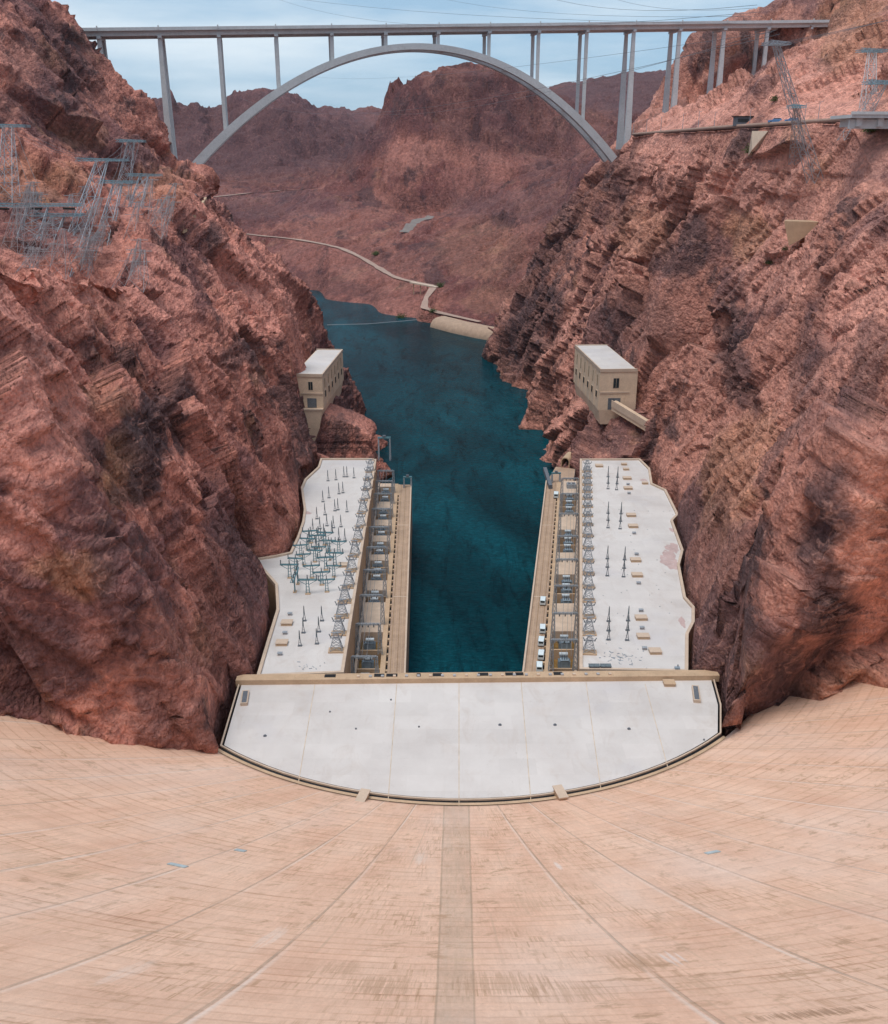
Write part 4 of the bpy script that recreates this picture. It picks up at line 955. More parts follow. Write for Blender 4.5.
for i, (px, py) in enumerate(far_l):
    post(at_z(px, py, ROOF), f"grey insulator post beyond the teal frames on the left roof, {ORD[i]} counting from the dam", 'insulator posts on the left roof', 0, .85)

# ------------------------------------------------------------------ teal switch frames on the left roof
def make_frame(label, group):
    r = empty('switch_frame', (0, 0, 0), label, 'switch frame', group)
    MB().box(-.9, -.6, 0, .9, .6, .3).build('footing', 'tan', r)
    m_ = MB()
    for x in (-.35, .35): m_.bar((x * 1.7, 0, .3), (x, 0, 5.2), .26)
    for z in (1.5, 2.7, 3.9): m_.bar((-.5, 0, z), (.5, 0, z), .14)
    m_.build('mast', 'teal', r)
    m_ = MB(); m_.bar((-3.4, 0, 5.2), (3.4, 0, 5.2), .34); m_.bar((-3.4, .9, 5.2), (3.4, .9, 5.2), .2)
    for x in (-3.3, -1.1, 1.1, 3.3): m_.bar((x, 0, 5.2), (x, .9, 5.2), .16)
    m_.bar((-3.3, 0, 5.2), (-.3, 0, 3.4), .14); m_.bar((3.3, 0, 5.2), (.3, 0, 3.4), .14); m_.build('cross_beam', 'teal', r)
    for x in (-3.1, 0, 3.1):
        m_ = MB()
        for q in range(5): m_.cyl((x, .2, 5.35 + q * .36), (x, .2, 5.62 + q * .36), .24, .12, 6)
        m_.build('insulator', 'insulator', r)
    return r
FR = None
fr_pos = [(295, 592), (308, 594), (322, 585), (290, 578), (312, 578), (326, 570), (304, 565), (315, 562), (330, 560), (308, 550), (318, 548), (329, 551), (301, 556), (334, 577), (296, 570), (319, 558), (298, 584), (325, 545), (311, 543), (335, 566), (327, 592), (339, 553)]
fr_pos.sort(key=lambda q: -q[1])
for i, (px, py) in enumerate(fr_pos):
    lb = f"teal switch frame on the left roof, {ORD[i]} counting from the dam end of the cluster"
    p = at_z(px, py, ROOF)
    if FR is None: FR = make_frame(lb, 'teal switch frames on the left roof'); FR.location = p
    else: copy_thing(FR, p, random.choice((0, 0, .15, -.1, PI / 2)), lb, random.uniform(.8, 1.0))
# ------------------------------------------------------------------ roof hatches and small vents
HT = None
def hatch(px, py, w_, d_l, label):
    global HT
    p = at_z(px, py, ROOF)
    if HT is None:
        HT = empty('roof_hatch', (0, 0, 0), label, 'roof hatch', 'tan hatches on the wing roofs')
        MB().box(-.5, -.5, 0, .5, .5, .8).build('curb', 'tan', HT); MB().box(-.54, -.54, .8, .54, .54, .95).build('cover', 'tan_light', HT)
        HT.location = p; HT.scale = (w_, d_l, 1)
    else: copy_thing(HT, p, 0, label, (w_, d_l, 1))
rh = [(643, 637.5), (641, 619), (637, 576), (635.5, 561), (633, 527), (631, 516), (628, 489), (627, 479), (626, 470), (624, 465), (645, 484)]
for i, (px, py) in enumerate(rh):
    hatch(px, py, 3.6 if i < 8 else 2.6, 2.6 if i < 8 else 1.6, f'low tan hatch beside the insulator posts on the right roof, {ORD[i]} from the dam' if i < 10 else 'low tan hatch on the right roof beside the cliff at the far end')
for px, py, lb in ((287, 624, 'tan hatch on the left roof, farther of the two beside the cliff'), (282, 644, 'tan hatch on the left roof, nearer of the two beside the cliff'),
                   (343.5, 566, 'tan hatch on the left roof beside the row of lattice towers'), (599, 466.5, 'long tan hatch at the far corner of the right roof'), (655, 652.5, 'flat tan hatch on the right roof nearest the central roof')):
    hatch(px, py, 3.4, 2.8, lb)
VN = None
vents = [(642, 629, 'r'), (644.5, 649.5, 'r'), (636.5, 555, 'r'), (638.5, 584, 'r'), (634, 534, 'r'), (641, 611.5, 'r'), (629, 494, 'r'), (628, 485, 'r'), (285, 634, 'l'), (280, 655, 'l'), (290, 615, 'l')]
cnt = {'r': 0, 'l': 0}
for px, py, sd_ in sorted(vents, key=lambda v: -v[1]):
    p = at_z(px, py, ROOF); i = cnt[sd_]; cnt[sd_] += 1
    lb = f"small grey vent box on the {'right' if sd_ == 'r' else 'left'} roof, {ORD[i]} from the dam"
    if VN is None:
        VN = empty('roof_vent', p, lb, 'roof vent', 'small vents on the wing roofs')
        MB().box(-.6, -.45, 0, .6, .45, .7).build('box', 'steel_pale', VN); MB().box(-.75, -.6, .7, .75, .6, .82).build('cap', 'steel', VN)
    else: copy_thing(VN, p, 0, lb)
# dark equipment boxes against the front parapet of the right wing
for px, lb in ((594, "dark equipment box against the right roof's front parapet, nearer the river"), (605.5, "dark equipment box against the right roof's front parapet, nearer the cliff")):
    p = at_z(px, 669, ROOF); r = empty('equipment_box', p, lb, 'equipment box', 'dark boxes by the parapet')
    MB().box(-1.5, -.8, 0, 1.5, .8, 1.2).build('case', 'steel_dark_and_gap_shade', r); MB().box(-1.6, -.9, 1.2, 1.6, .9, 1.32).build('lid', 'insulator', r)
p = at_z(677, 671, ROOF); r = empty('pump_unit', p, 'small blue grey pump unit in the near cliff corner of the right roof', 'pump')
MB().box(-.9, -.7, 0, .9, .7, .4).build('base', 'steel_dark_and_gap_shade', r); MB().cyl((-.7, 0, .95), (.7, 0, .95), .55, n=12).build('motor', 'tank', r); MB().cyl((.1, 0, 1.3), (.1, 0, 2.1), .2, n=8).build('pipe', 'steel', r)
# scattered grit and scrap
mb = MB()
for k in range(95):
    if k < 45: px, py = random.gauss(622, 13), random.gauss(658, 4.5)
    elif k < 60: px, py = random.gauss(305, 8), random.gauss(667, 4)
    else: px, py = random.uniform(600, 675), random.uniform(500, 650)
    if not (258 < px < 338 or 592 < px < 682) or py > 671: continue
    p = at_z(px, py, ROOF); L_ = random.uniform(.25, 1.3) if k < 60 else .3
    mb.cbox(p.x, p.y, ROOF, L_, random.uniform(.12, .3), random.uniform(.05, .2), random.uniform(0, PI))
tag(mb.build('roof_litter', 'steel'), 'dark scraps scattered over the white wing roofs', 'litter', None, 'stuff')

# ------------------------------------------------------------------ line portals over the transformer bays, wires
def make_portal(w_, label, group):
    r = empty('line_portal', (0, 0, 0), label, 'steel portal', group)
    for x in (0, w_):
        m_ = MB(); lattice(m_, [(x - .5, -.5, 0), (x + .5, -.5, 0), (x + .5, .5, 0), (x - .5, .5, 0)], [(x - .22, -.22, 15.5), (x + .22, -.22, 15.5), (x + .22, .22, 15.5), (x - .22, .22, 15.5)], 6, .14)
        m_.build('mast', 'steel', r)
    m_ = MB(); lattice(m_, [(0, -.35, 15), (0, .35, 15), (0, .35, 15.7), (0, -.35, 15.7)], [(w_, -.35, 15), (w_, .35, 15), (w_, .35, 15.7), (w_, -.35, 15.7)], 6, .12); m_.build('cross_beam', 'steel', r)
    for k in (.25, .5, .75):
        m_ = MB()
        for q in range(4): m_.cyl((w_ * k, 0, 14.9 - q * .3), (w_ * k, 0, 14.65 - q * .3), .16, .1, 6)
        m_.build('insulator', 'insulator', r)
    return r
Q0 = None
for side, mix, ys_, word in ((1, Rmix, (273, 292, 314, 338, 362, 388, 414, 436), 'right'), (-1, Lmix, (262, 284, 306, 328, 350, 372, 394, 414, 432, 448), 'left')):
    for i, y in enumerate(ys_):
        lb = f'thin steel line portal over the {word} transformer bays, {ORD[i]} from the dam'
        x = mix(y, .52); wq = abs(mix(y, .965) - x)
        if Q0 is None: Q0 = make_portal(5.0, lb, 'line portals over the transformer bays'); Q0.location = (x, y, DECK + .9); Q0.scale = (wq / 5, 1, .72)
        else: copy_thing(Q0, (x, y, DECK + .9), 0 if side > 0 else PI, lb, (wq / 5, 1, .72))
def wire(pts_list, name, label, group=None, r_=.06, cat='cable', mat='cable'):
    mb = MB()
    for A_, B_, sag in pts_list:
        A_, B_ = Vector(A_), Vector(B_); n = 14; pr = None
        for i in range(n + 1):
            f = i / n; q = A_.lerp(B_, f); q.z -= sag * 4 * f * (1 - f)
            if pr is not None: mb.bar(pr, q, r_ * 2)
            pr = q
    return tag(mb.build(name, mat), label, cat, group)
for side, mix, word, y1_ in ((1, Rmix, 'right', 450), (-1, Lmix, 'left', 452)):
    wire([((mix(262, f), 262, DECK + 12.2), (mix(y1_, f), y1_, DECK + 12.2), .2) for f in (.70, .79, .87)], 'bus_line', f'long bus wires running over the {word} transformer bays', None, .05)

# ------------------------------------------------------------------ vehicles on the right service road
def make_van(label, group):
    r = empty('parked_van', (0, 0, 0), label, 'van', group)
    bm = MB(); pr = [(-2.4, .45), (2.4, .45), (2.45, 1.05), (1.75, 1.25), (1.15, 2.0), (-2.35, 2.05), (-2.45, 1.2)]
    n = len(pr); vs = [(sx_ * .95 * (1 if z < 1.3 else .88), y, z) for sx_ in (-1, 1) for y, z in pr]
    bm.add(vs, [tuple(range(n)), tuple(range(n, 2 * n))] + [(i, (i + 1) % n, n + (i + 1) % n, n + i) for i in range(n)])
    bm.build('body', 'white', r)
    MB().add([(-.78, 1.72, 1.30), (.78, 1.72, 1.30), (.72, 1.20, 1.98), (-.72, 1.20, 1.98), (-.78, 1.78, 1.33), (.78, 1.78, 1.33), (.72, 1.26, 2.01), (-.72, 1.26, 2.01)],
             [(0, 1, 2, 3), (4, 5, 6, 7), (0, 1, 5, 4), (1, 2, 6, 5), (2, 3, 7, 6), (3, 0, 4, 7)]).build('windscreen', 'glass', r)
    MB().box(-.7, -2.46, 1.25, .7, -2.38, 1.9).build('rear_window', 'glass', r)
    for s_ in (-1, 1): MB().box(s_ * .86 - .06, -1.9, 1.32, s_ * .86 + .06, .9, 1.85).build('side_window', 'glass', r)
    for s_ in (-1, 1):
        for y in (-1.5, 1.5): MB().cyl((s_ * .72, y, .36), (s_ * .98, y, .36), .36, n=14).build('wheel', 'rubber', r)
    return r
V0 = None
vl = ['white van parked on the right service road, nearest the central roof', 'white van parked second from the central roof on the right service road', 'white van parked third from the central roof on the right service road',
      'white van parked fourth from the central roof on the right service road', 'white van parked alone beside the slotted kerb halfway along the road', 'white van driving alone near the far end of the right service road']
for i, (px, py) in enumerate(((539.3, 669), (541, 657), (541.2, 643.5), (542.5, 631), (546, 603), (556, 497))):
    p = at_z(px, py, DECK); fix = 1.2 if i == 4 else 0
    if V0 is None: V0 = make_van(vl[i], 'white vans on the right service road'); V0.location = p; V0.scale = (1.1,) * 3; V0.rotation_euler.z = -.1
    else: copy_thing(V0, (p.x - fix, p.y, p.z), -.12 + random.uniform(-.06, .06), vl[i], 1.25 if i == 5 else 1.1)

# far ends of the terraces: hoists, gate stack, tunnel mouth
def hoist(p, h, w_, label, dd=3.0):
    r = empty('gantry_hoist', p, label, 'gantry hoist')
    for x in (-w_ / 2, w_ / 2):
        m_ = MB(); lattice(m_, [(x - .3, -dd / 2, 0), (x + .3, -dd / 2, 0), (x + .3, dd / 2, 0), (x - .3, dd / 2, 0)], [(x - .2, -dd / 3, h), (x + .2, -dd / 3, h), (x + .2, dd / 3, h), (x - .2, dd / 3, h)], 4, .16); m_.build('leg_frame', 'steel', r)
    m_ = MB(); m_.box(-w_ / 2 - .4, -.5, h, w_ / 2 + .4, .5, h + .7); m_.build('cross_girder', 'teal', r)
    MB().box(-.7, -.6, h + .7, .7, .6, h + 1.5).build('winch_house', 'steel_dark_and_gap_shade', r)
    return r
hoist((-29.0, 449, ROOF + .1), 11, 5.5, 'tall pale steel hoist frame at the far river corner of the left roof')
hoist((-18.3, 458, DECK), 5, 3.6, 'small steel hoist at the far end of the left service road')
hoist((57.2, 466, DECK), 4.5, 4.0, 'dark steel hoist at the far end of the right service road')
mb = MB(); p0, p1 = at_z(550.5, 489, DECK), at_z(552, 471, DECK)
r = empty('stop_log_stack', p0, 'long dark stack of gate panels at the far river edge of the right terrace', 'gate panels')
for k in range(4): MB().box(-.9, 0, k * .55, .9, p1.y - p0.y, k * .55 + .45).build('gate_panel', 'steel_dark_and_gap_shade', r)
r = empty('cooling_unit', at_z(571, 489, DECK), 'grey cooling unit at the far end of the right transformer row', 'cooling unit')
MB().box(-2.2, -1.6, 0, 2.2, 1.6, 3.0).build('case', 'steel', r)
for x in (-1.1, 1.1): MB().cyl((x, 0, 3.0), (x, 0, 3.35), .8, n=14).build('fan_ring', 'steel_dark_and_gap_shade', r)
# apron beyond the right terrace with the tunnel mouth
mb = MB().prism([(52.5, 466), (66, 466), (70, 488), (60, 492)], -192, DECK, True, False); tag(mb.build('terrace_apron', 'pave'), 'paved apron beyond the right service road', None, None, 'structure')
r = empty('tunnel_portal', (65.5, 492, DECK), 'small arched concrete tunnel mouth in the cliff beyond the right terrace', 'tunnel portal', None, -.35)
arc = [(-1.9, 0)] + [(1.9 * math.cos(g), 3.4 + 1.9 * math.sin(g)) for g in np.linspace(PI, 0, 12)] + [(1.9, 0)]
arc2 = [(x * 1.25, z * 1.09) for x, z in arc]
m_ = MB(); n = len(arc); vs = [(x, -2.5, z) for x, z in arc2] + [(x, -2.5, z) for x, z in arc] + [(x, 9, z) for x, z in arc2] + [(x, 9, z) for x, z in arc]
fs = []
for i in range(n - 1): fs += [(i, i + 1, n + i + 1, n + i), (i, i + 1, 2 * n + i + 1, 2 * n + i), (n + i, n + i + 1, 3 * n + i + 1, 3 * n + i)]
m_.add(vs, fs).build('arch_ring', 'tan', r)
MB().add([(x, 8.5, z) for x, z in arc], [tuple(range(n))]).build('tunnel_bore', 'dark', r)

# ------------------------------------------------------------------ valve houses on the canyon sides
def valve_house(corner, inner, far, zr, zb, name, label, sgn):
    """corner: roof corner towards dam and river; inner: roof corner against the cliff; far: far river corner."""
    c = Vector((*corner, 0)); u = Vector((*far, 0)) - c; Lh = u.length; u.normalize(); v = Vector((*inner, 0)) - c; Wd = v.length; v.normalize()
    r = empty(name, (corner[0], corner[1], zb), label, 'valve house')
    def box(a0, a1, b0, b1, z0, z1, nm, mat, par=None):
        p = [c + u * a0 + v * b0, c + u * a1 + v * b0, c + u * a1 + v * b1, c + u * a0 + v * b1]; m_ = MB()
        m_.add([(q.x - corner[0], q.y - corner[1], z - zb) for z in (z0, z1) for q in p], [(3, 2, 1, 0), (4, 5, 6, 7), (0, 1, 5, 4), (1, 2, 6, 5), (2, 3, 7, 6), (3, 0, 4, 7)])
        return m_.build(nm, mat, par or r)
    H = zr - zb
    box(0, Lh, 0, Wd + 4, zb, zr - .6, 'wall', 'valve')
    box(.3, Lh - .3, .3, Wd + 3, zr - .6, zr, 'roof', 'roof')
    for a0, a1, b0, b1 in ((-.35, Lh + .35, -.35, .3), (-.35, .3, .3, Wd + 3.5), (Lh - .3, Lh + .35, .3, Wd + 3.5)): box(a0, a1, b0, b1, zr - 1.1, zr + .5, 'parapet', 'tan_light')
    for k in range(6):
        a_ = Lh * (.10 + .16 * k)
        f = box(a_ - 1.8, a_ + 1.8, -.22, .0, zb + H * .26, zb + H * .26 + 3.9, 'window', 'valve')
        p = c + u * a_
        box(a_ - 1.55, a_ + 1.55, -.30, -.2, zb + H * .26 + .25, zb + H * .26 + 3.6, 'window_opening', 'dark', f)
        box(a_ - .55, a_ + .55, -.06, .0, zb + H * .55, zb + H * .82, 'tall_window', 'ochre')
    for k in range(7): a_ = max(.8, Lh * (.02 + .16 * k)); box(a_ - .8, a_ + .8, -.3, 0, zb, zb + H * .9, 'pilaster', 'valve')
    box(-.30, 0, 0, Wd, zb + H * .42, zb + H * .46, 'string_course', 'tan_light')
    ew = box(-.12, .0, Wd * .44, Wd * .64, zb + H * .55, zb + H * .79, 'end_window', 'glass')
    for k in (0, 1, 2): box(-.2, -.1, Wd * (.44 + .10 * k) - .06, Wd * (.44 + .10 * k) + .06, zb + H * .55, zb + H * .79, 'window_bar', 'tan_light', ew)
    box(-.10, .0, Wd * .30, Wd * .72, zb + .3, zb + H * .30, 'loading_door', 'steel_dark_and_gap_shade')
    # battered foundation under the river corner
    m_ = MB(); p = [c + u * 0 - v * .0, c + u * Lh * .98, c + u * Lh * .98 + v * (Wd + 4), c + v * (Wd + 4)]; q = [c + u * 1 + v * 1.5, c + u * Lh * .97 + v * 1.5, c + u * Lh * .97 + v * (Wd + 4), c + u * 1 + v * (Wd + 4)]
    m_.add([(w_.x - corner[0], w_.y - corner[1], -.02) for w_ in p] + [(w_.x - corner[0], w_.y - corner[1], -8) for w_ in q], [(0, 1, 2, 3), (4, 5, 6, 7), (0, 1, 5, 4), (1, 2, 6, 5), (2, 3, 7, 6), (3, 0, 4, 7)])
    m_.build('foundation', 'valve', r)
    return r, c, u, v, Wd
vr, c_, u_, v_, wd_ = valve_house((-64.3, 500), (-76.2, 501), (-60.5, 569), -108.9, -127, 'valve_house', 'cream concrete valve house with white flat roof perched on the left cliff', -1)
vr2, c_, u_, v_, wd_ = valve_house((82.6, 500), (98.4, 501), (78.0, 569), -106.2, -128, 'valve_house', 'cream concrete valve house with white flat roof perched on the right cliff', 1)
# tapering concrete buttress under the left one
r = empty('concrete_buttress', (-69, 497.4, -127), 'tapering cream concrete buttress below the left valve house', 'buttress')
MB().add([(-6, -1.5, 0), (4.5, -1.5, 0), (4.5, 3, 0), (-6, 3, 0), (-4.5, -1.2, -10), (2.5, -1.2, -10), (2.5, 4, -10), (-4.5, 4, -10), (-3.2, 0, -21), (-1.8, 0, -21), (-1.8, 4, -21), (-3.2, 4, -21)],
         [(0, 1, 2, 3), (0, 1, 5, 4), (1, 2, 6, 5), (2, 3, 7, 6), (3, 0, 4, 7), (4, 5, 9, 8), (5, 6, 10, 9), (6, 7, 11, 10), (7, 4, 8, 11), (8, 9, 10, 11)]).build('shaft', 'valve', r)
MB().box(-6.4, -1.9, .0, 4.9, -.2, .7).build('cap_slab', 'tan_light', r)
# access ramp beside the right one
A_, B_ = at_y(612, 402, 497), at_y(663, 433, 479)
r = empty('access_ramp', A_, 'tan concrete access ramp descending along the cliff beside the right valve house', 'ramp')
dv_ = B_ - A_; sd_ = Vector((dv_.y, -dv_.x, 0)).normalized() * -1
if sd_.y < 0: sd_ = -sd_
m_ = MB(); vs = []
for p in (Vector((0, 0, 0)), dv_):
    for o_, z in ((-.2, 0), (5, 0), (5, -4.5), (-.2, -4.5)): vs.append(p + sd_ * o_ + Vector((0, 0, z)))
m_.add(vs, [(0, 1, 5, 4), (1, 2, 6, 5), (2, 3, 7, 6), (3, 0, 4, 7), (0, 1, 2, 3), (4, 5, 6, 7)]).build('ramp_slab', 'valve', r)
m_ = MB(); vs = []
for p in (Vector((0, 0, 0)), dv_):
    for o_, z in ((-.6, 1.1), (-.1, 1.1), (-.1, -2.5), (-.6, -2.5)): vs.append(p + sd_ * o_ + Vector((0, 0, z)))
m_.add(vs, [(0, 1, 5, 4), (1, 2, 6, 5), (2, 3, 7, 6), (3, 0, 4, 7), (0, 1, 2, 3), (4, 5, 6, 7)]).build('side_wall', 'tan_light', r)
for f in (.98,): MB().box(dv_.x - 1.6, dv_.y - 1, dv_.z, dv_.x + 1.2, dv_.y + 4, dv_.z + 2.2).build('end_block', 'tan', r)

# ------------------------------------------------------------------ arch bridge
BP0 = Vector((-197.2, 740.0, 82.06)); BU = Vector((38.555, 11.419, 1.6774)); BL = math.hypot(BU.x, BU.y)
BN = Vector((-math.sin(math.radians(9.5)), math.cos(math.radians(9.5)), 0))
BW = 17.5
def bp(k, off=0, z=None):
    p = BP0 + BU * k + BN * off
    if z is not None: p.z = z
    return p
def hit_plane(px, py, off=0):
    r_ = Vector(ray(px, py)); pn = Vector((-BU.y, BU.x, 0)); q0 = BP0 + BN * off; t_ = q0.dot(pn) / r_.dot(pn); q = r_ * t_
    k = (q - BP0).dot(Vector((BU.x, BU.y, 0))) / BL ** 2
    return k, q.z
br_ = empty('arch_bridge', (0, 0, 0), 'grey concrete arch bridge spanning the canyon high above the river', 'bridge')
br_.location = bp(5, BW / 2, -8); binv = Matrix.Translation(-br_.location)
def putb(o): o.matrix_parent_inverse = binv; return o
ap = [hit_plane(x, y) for x, y in ((191, 164), (201, 152), (245, 112), (290, 81), (335, 58), (380, 47), (403, 44), (437, 44.5), (470, 50), (515, 69), (560, 98), (600, 136), (612, 152))]
ks = np.array([q[0] for q in ap]); zs_ = np.array([q[1] for q in ap])
pc = np.polyfit(ks, zs_, 4)
KA, KB = ks[0] - .12, ks[-1] + .1
za = lambda k: float(np.polyval(pc, k))
def rib(off, w_, h0, h1, name):
    m_ = MB(); n = 72; prev = None; vs = []; fs = []
    for i in range(n + 1):
        k = KA + (KB - KA) * i / n; e = abs(2 * i / n - 1); h = h0 + (h1 - h0) * e ** 1.5
        dk = .01; tz = (za(k + dk) - za(k - dk)) / (2 * dk * BL); nl = math.hypot(1, tz); nk, nz_ = -tz / nl, 1 / nl
        c0 = bp(k, off, za(k))
        for sw, sh in ((-1, 0), (1, 0), (1, -1), (-1, -1)):
            q = c0 + BN * (sw * w_ / 2) + Vector((BU.x / BL * nk * h * sh, BU.y / BL * nk * h * sh, nz_ * h * sh)); vs.append(q)
        if i: b0, b1 = 4 * (i - 1), 4 * i; fs += [(b0 + j, b0 + (j + 1) % 4, b1 + (j + 1) % 4, b1 + j) for j in range(4)]
    fs += [(0, 1, 2, 3), (4 * n, 4 * n + 1, 4 * n + 2, 4 * n + 3)]
    m_.add(vs, fs); return putb(m_.build(name, 'bridge', br_))
rib(0, 5.2, 4.2, 6.2, 'arch_rib'); rib(BW, 5.2, 4.2, 6.2, 'arch_rib')
for k in np.linspace(KA + .45, KB - .45, 13):
    m_ = MB(); z = za(k) - 2.2; m_.bar(bp(k, 2.6, z), bp(k, BW - 2.6, z), 1.8); putb(m_.build('cross_strut', 'bridge', br_))
K0, K1 = -2.35, 14.0
def deckbar(off0, off1, z0, z1, name, mat='bridge', ka=K0, kb=K1):
    m_ = MB(); vs = []
    for k in (ka, kb):
        for o_, z in ((off0, z0), (off1, z0), (off1, z1), (off0, z1)):
            p = bp(k, o_); p.z += z; vs.append(p)
    m_.add(vs, [(0, 1, 2, 3), (4, 5, 6, 7), (0, 1, 5, 4), (1, 2, 6, 5), (2, 3, 7, 6), (3, 0, 4, 7)]); return putb(m_.build(name, mat, br_))
deckbar(-5.0, BW + 5, -1.9, -1.2, 'road_deck')
deckbar(-5.0, -4.5, -1.2, .2, 'parapet'); deckbar(BW + 4.5, BW + 5, -1.2, .2, 'parapet')
for o_ in (-1.6, BW - 1.6): deckbar(o_, o_ + 3.2, -4.8, -1.9, 'box_girder', 'bridge')
def gz(k, off, d):  # column foot on the ground from survey
    return d
base_px = {-2: None, -1: (110, 62), 0: (172, 166), 9: (634, 131), 10: (679.7, 126), 11: (724, 99), 12: (767.5, 80), 13: (810, 52)}
for k in range(-2, 14):
    for off in (0, BW):
        top = bp(k, off); zt = top.z - 4.8
        if KA < k < KB and k not in (0,): zb = za(k) - 1.0
        else:
            if k == 0: zb = -32
            elif k == -1: zb = 30
            elif k == -2: zb = 70
            else: zb = hit_plane(*base_px[k])[1] - 14
        if zt - 1.6 - zb < .3: zb = zt - 1.9
        m_ = MB(); h = zt - 1.6 - zb; w0 = 3.4 + (.022 * h if k in (-1, 0, 9, 10, 11) else .0); 
        if 0 < k < 9: w0 = 2.5
        m_.bar((top.x, top.y, zb), (top.x, top.y, zt - 1.6), w0, 2.6); putb(m_.build('column', 'bridge', br_))
    t0, t1 = bp(k, -3.2), bp(k, BW + 3.2); zt = bp(k).z - 4.8
    m_ = MB(); t0.z = t1.z = zt - .8; m_.bar(t0, t1, 2.6, None, 1.6); putb(m_.build('pier_cap', 'bridge', br_))
    for off in (-5.0,):
        p = bp(k, off); m_ = MB(); m_.cbox(p.x, p.y, p.z - 1.2, .8, .8, 2.4); putb(m_.build('joint_post', 'bridge', br_))

# ------------------------------------------------------------------ ray casting onto the built ground, for everything that stands on it
from mathutils.bvhtree import BVHTree
def bvh_of(o):
    me = o.data; n = len(me.vertices); co_ = np.empty(n * 3, np.float32); me.vertices.foreach_get('co', co_)
    q = np.empty(len(me.polygons) * 4, np.int32); me.loops.foreach_get('vertex_index', q)
    return BVHTree.FromPolygons(co_.reshape(-1, 3).tolist(), q.reshape(-1, 4).tolist())
BV = {n: bvh_of(bpy.data.objects[n]) for n in ('canyon_wall_rock', 'canyon_wall_rock.001')}
def drop(x, y, z=250, which=None):
    best = None
    for n, b_ in BV.items():
        h = b_.ray_cast(Vector((x, y, z)), Vector((0, 0, -1)))
        if h[0] is not None and (best is None or h[0].z > best): best = h[0].z
    return best
def look(px, py):
    """Where the sight line through a surveyed picture point meets the rock."""
    d = Vector(ray(px, py)).normalized(); best = None; bd = 1e9
    for n, b_ in BV.items():
        h = b_.ray_cast(Vector((0, 0, 0)), d)
        if h[0] is not None and h[3] < bd: bd = h[3]; best = h[0]
    return best
# ------------------------------------------------------------------ leaning transmission towers on the benches
def line_tower(base, top, w_base, plat_w, plat_d, label, group, mat='steel', plat_mat='teal_light', ang=0., ins=True, nseg=6, bw=.22):
    """Steel tower whose mast leans out over the canyon and carries a flat lattice head frame."""
    base, top = Vector(base), Vector(top); r = empty('transmission_tower', base, label, 'steel tower', group)
    t_ = top - base; ca, sa = math.cos(ang), math.sin(ang)
    R = lambda x, y, z: Vector((x * ca - y * sa, x * sa + y * ca, z))
    q = w_base / 2; m_ = MB()
    lattice(m_, [R(-q, -q, -6), R(q, -q, -6), R(q, q, -6), R(-q, q, -6)], [t_ + R(x, y, 0) for x, y in ((-plat_w * .12, -.8), (plat_w * .12, -.8), (plat_w * .12, .8), (-plat_w * .12, .8))], nseg, bw)
    m_.build('lattice_mast', mat, r)
    m_ = MB(); a2, b2 = plat_w / 2, plat_d / 2
    lattice(m_, [t_ + R(-a2, -b2, 0), t_ + R(-a2, b2, 0), t_ + R(-a2, b2, 0.8), t_ + R(-a2, -b2, 1.3)], [t_ + R(a2, -b2, 0), t_ + R(a2, b2, 0), t_ + R(a2, b2, .8), t_ + R(a2, -b2, .8)], max(5, int(plat_w / 1.8)), bw * .8)
    m_.build('head_frame', plat_mat, r)
    if ins:
        for k in (-.38, 0, .38):
            m_ = MB()
            m_.cyl(t_ + R(plat_w * k - 2.2, -b2, -.8), t_ + R(plat_w * k + 2.2, -b2, -.9), .42, n=8)
            m_.build('insulator_string', 'rubber', r)
    return r
TW = [ # base px (x,y) on ground, distance for the head, head px, head width m, depth, label
 ((18, 250), (38, 206), 395, 33, 5, 'leaning lattice tower at the left edge with a long teal head frame and dark insulators', True),
 ((6, 196), (8, 127), 440, 17, 6, 'tall lattice tower cut by the left edge with a teal head frame', False),
 ((62, 262), (102, 161), 440, 21, 7, 'lattice tower on the left bench with a wide teal head level with the horizon', False),
 ((104, 262), (131, 142), 500, 13, 7, 'lattice tower on the left bench with the highest small teal head', False),
 ((88, 278), (118, 183), 430, 15, 6, 'lattice tower on the left bench in front of the others with a teal head', False),
 ((118, 250), (144, 176), 470, 16, 5, 'lattice tower on the left bench with twin head below the highest one', False),
 ((136, 240), (152, 209), 470, 8, 4, 'low lattice tower on the left bench with one dark insulator string', True),
 ((152, 222), (172, 196), 520, 24, 5, 'low wide lattice tower on the left rim near the orange retaining wall', False),
 ((40, 236), (58, 216), 395, 20, 4, 'low lattice frame at the far left below the long teal head', False),
]
for (bx, by), (hx, hy), Yh, wd_, dp_, lb, ins in TW:
    top = at_y(hx, hy, Yh); b0 = look(bx, by) or at_y(bx, by, Yh)
    if abs(b0.y - Yh) > 90: b0 = Vector((top.x - 6, Yh - 8, drop(top.x - 6, Yh - 8) or -25))
    line_tower(b0, top, 7.5, wd_, dp_, lb, 'lattice towers on the left bench', 'steel', 'teal_light', random.uniform(-.15, .1), ins)
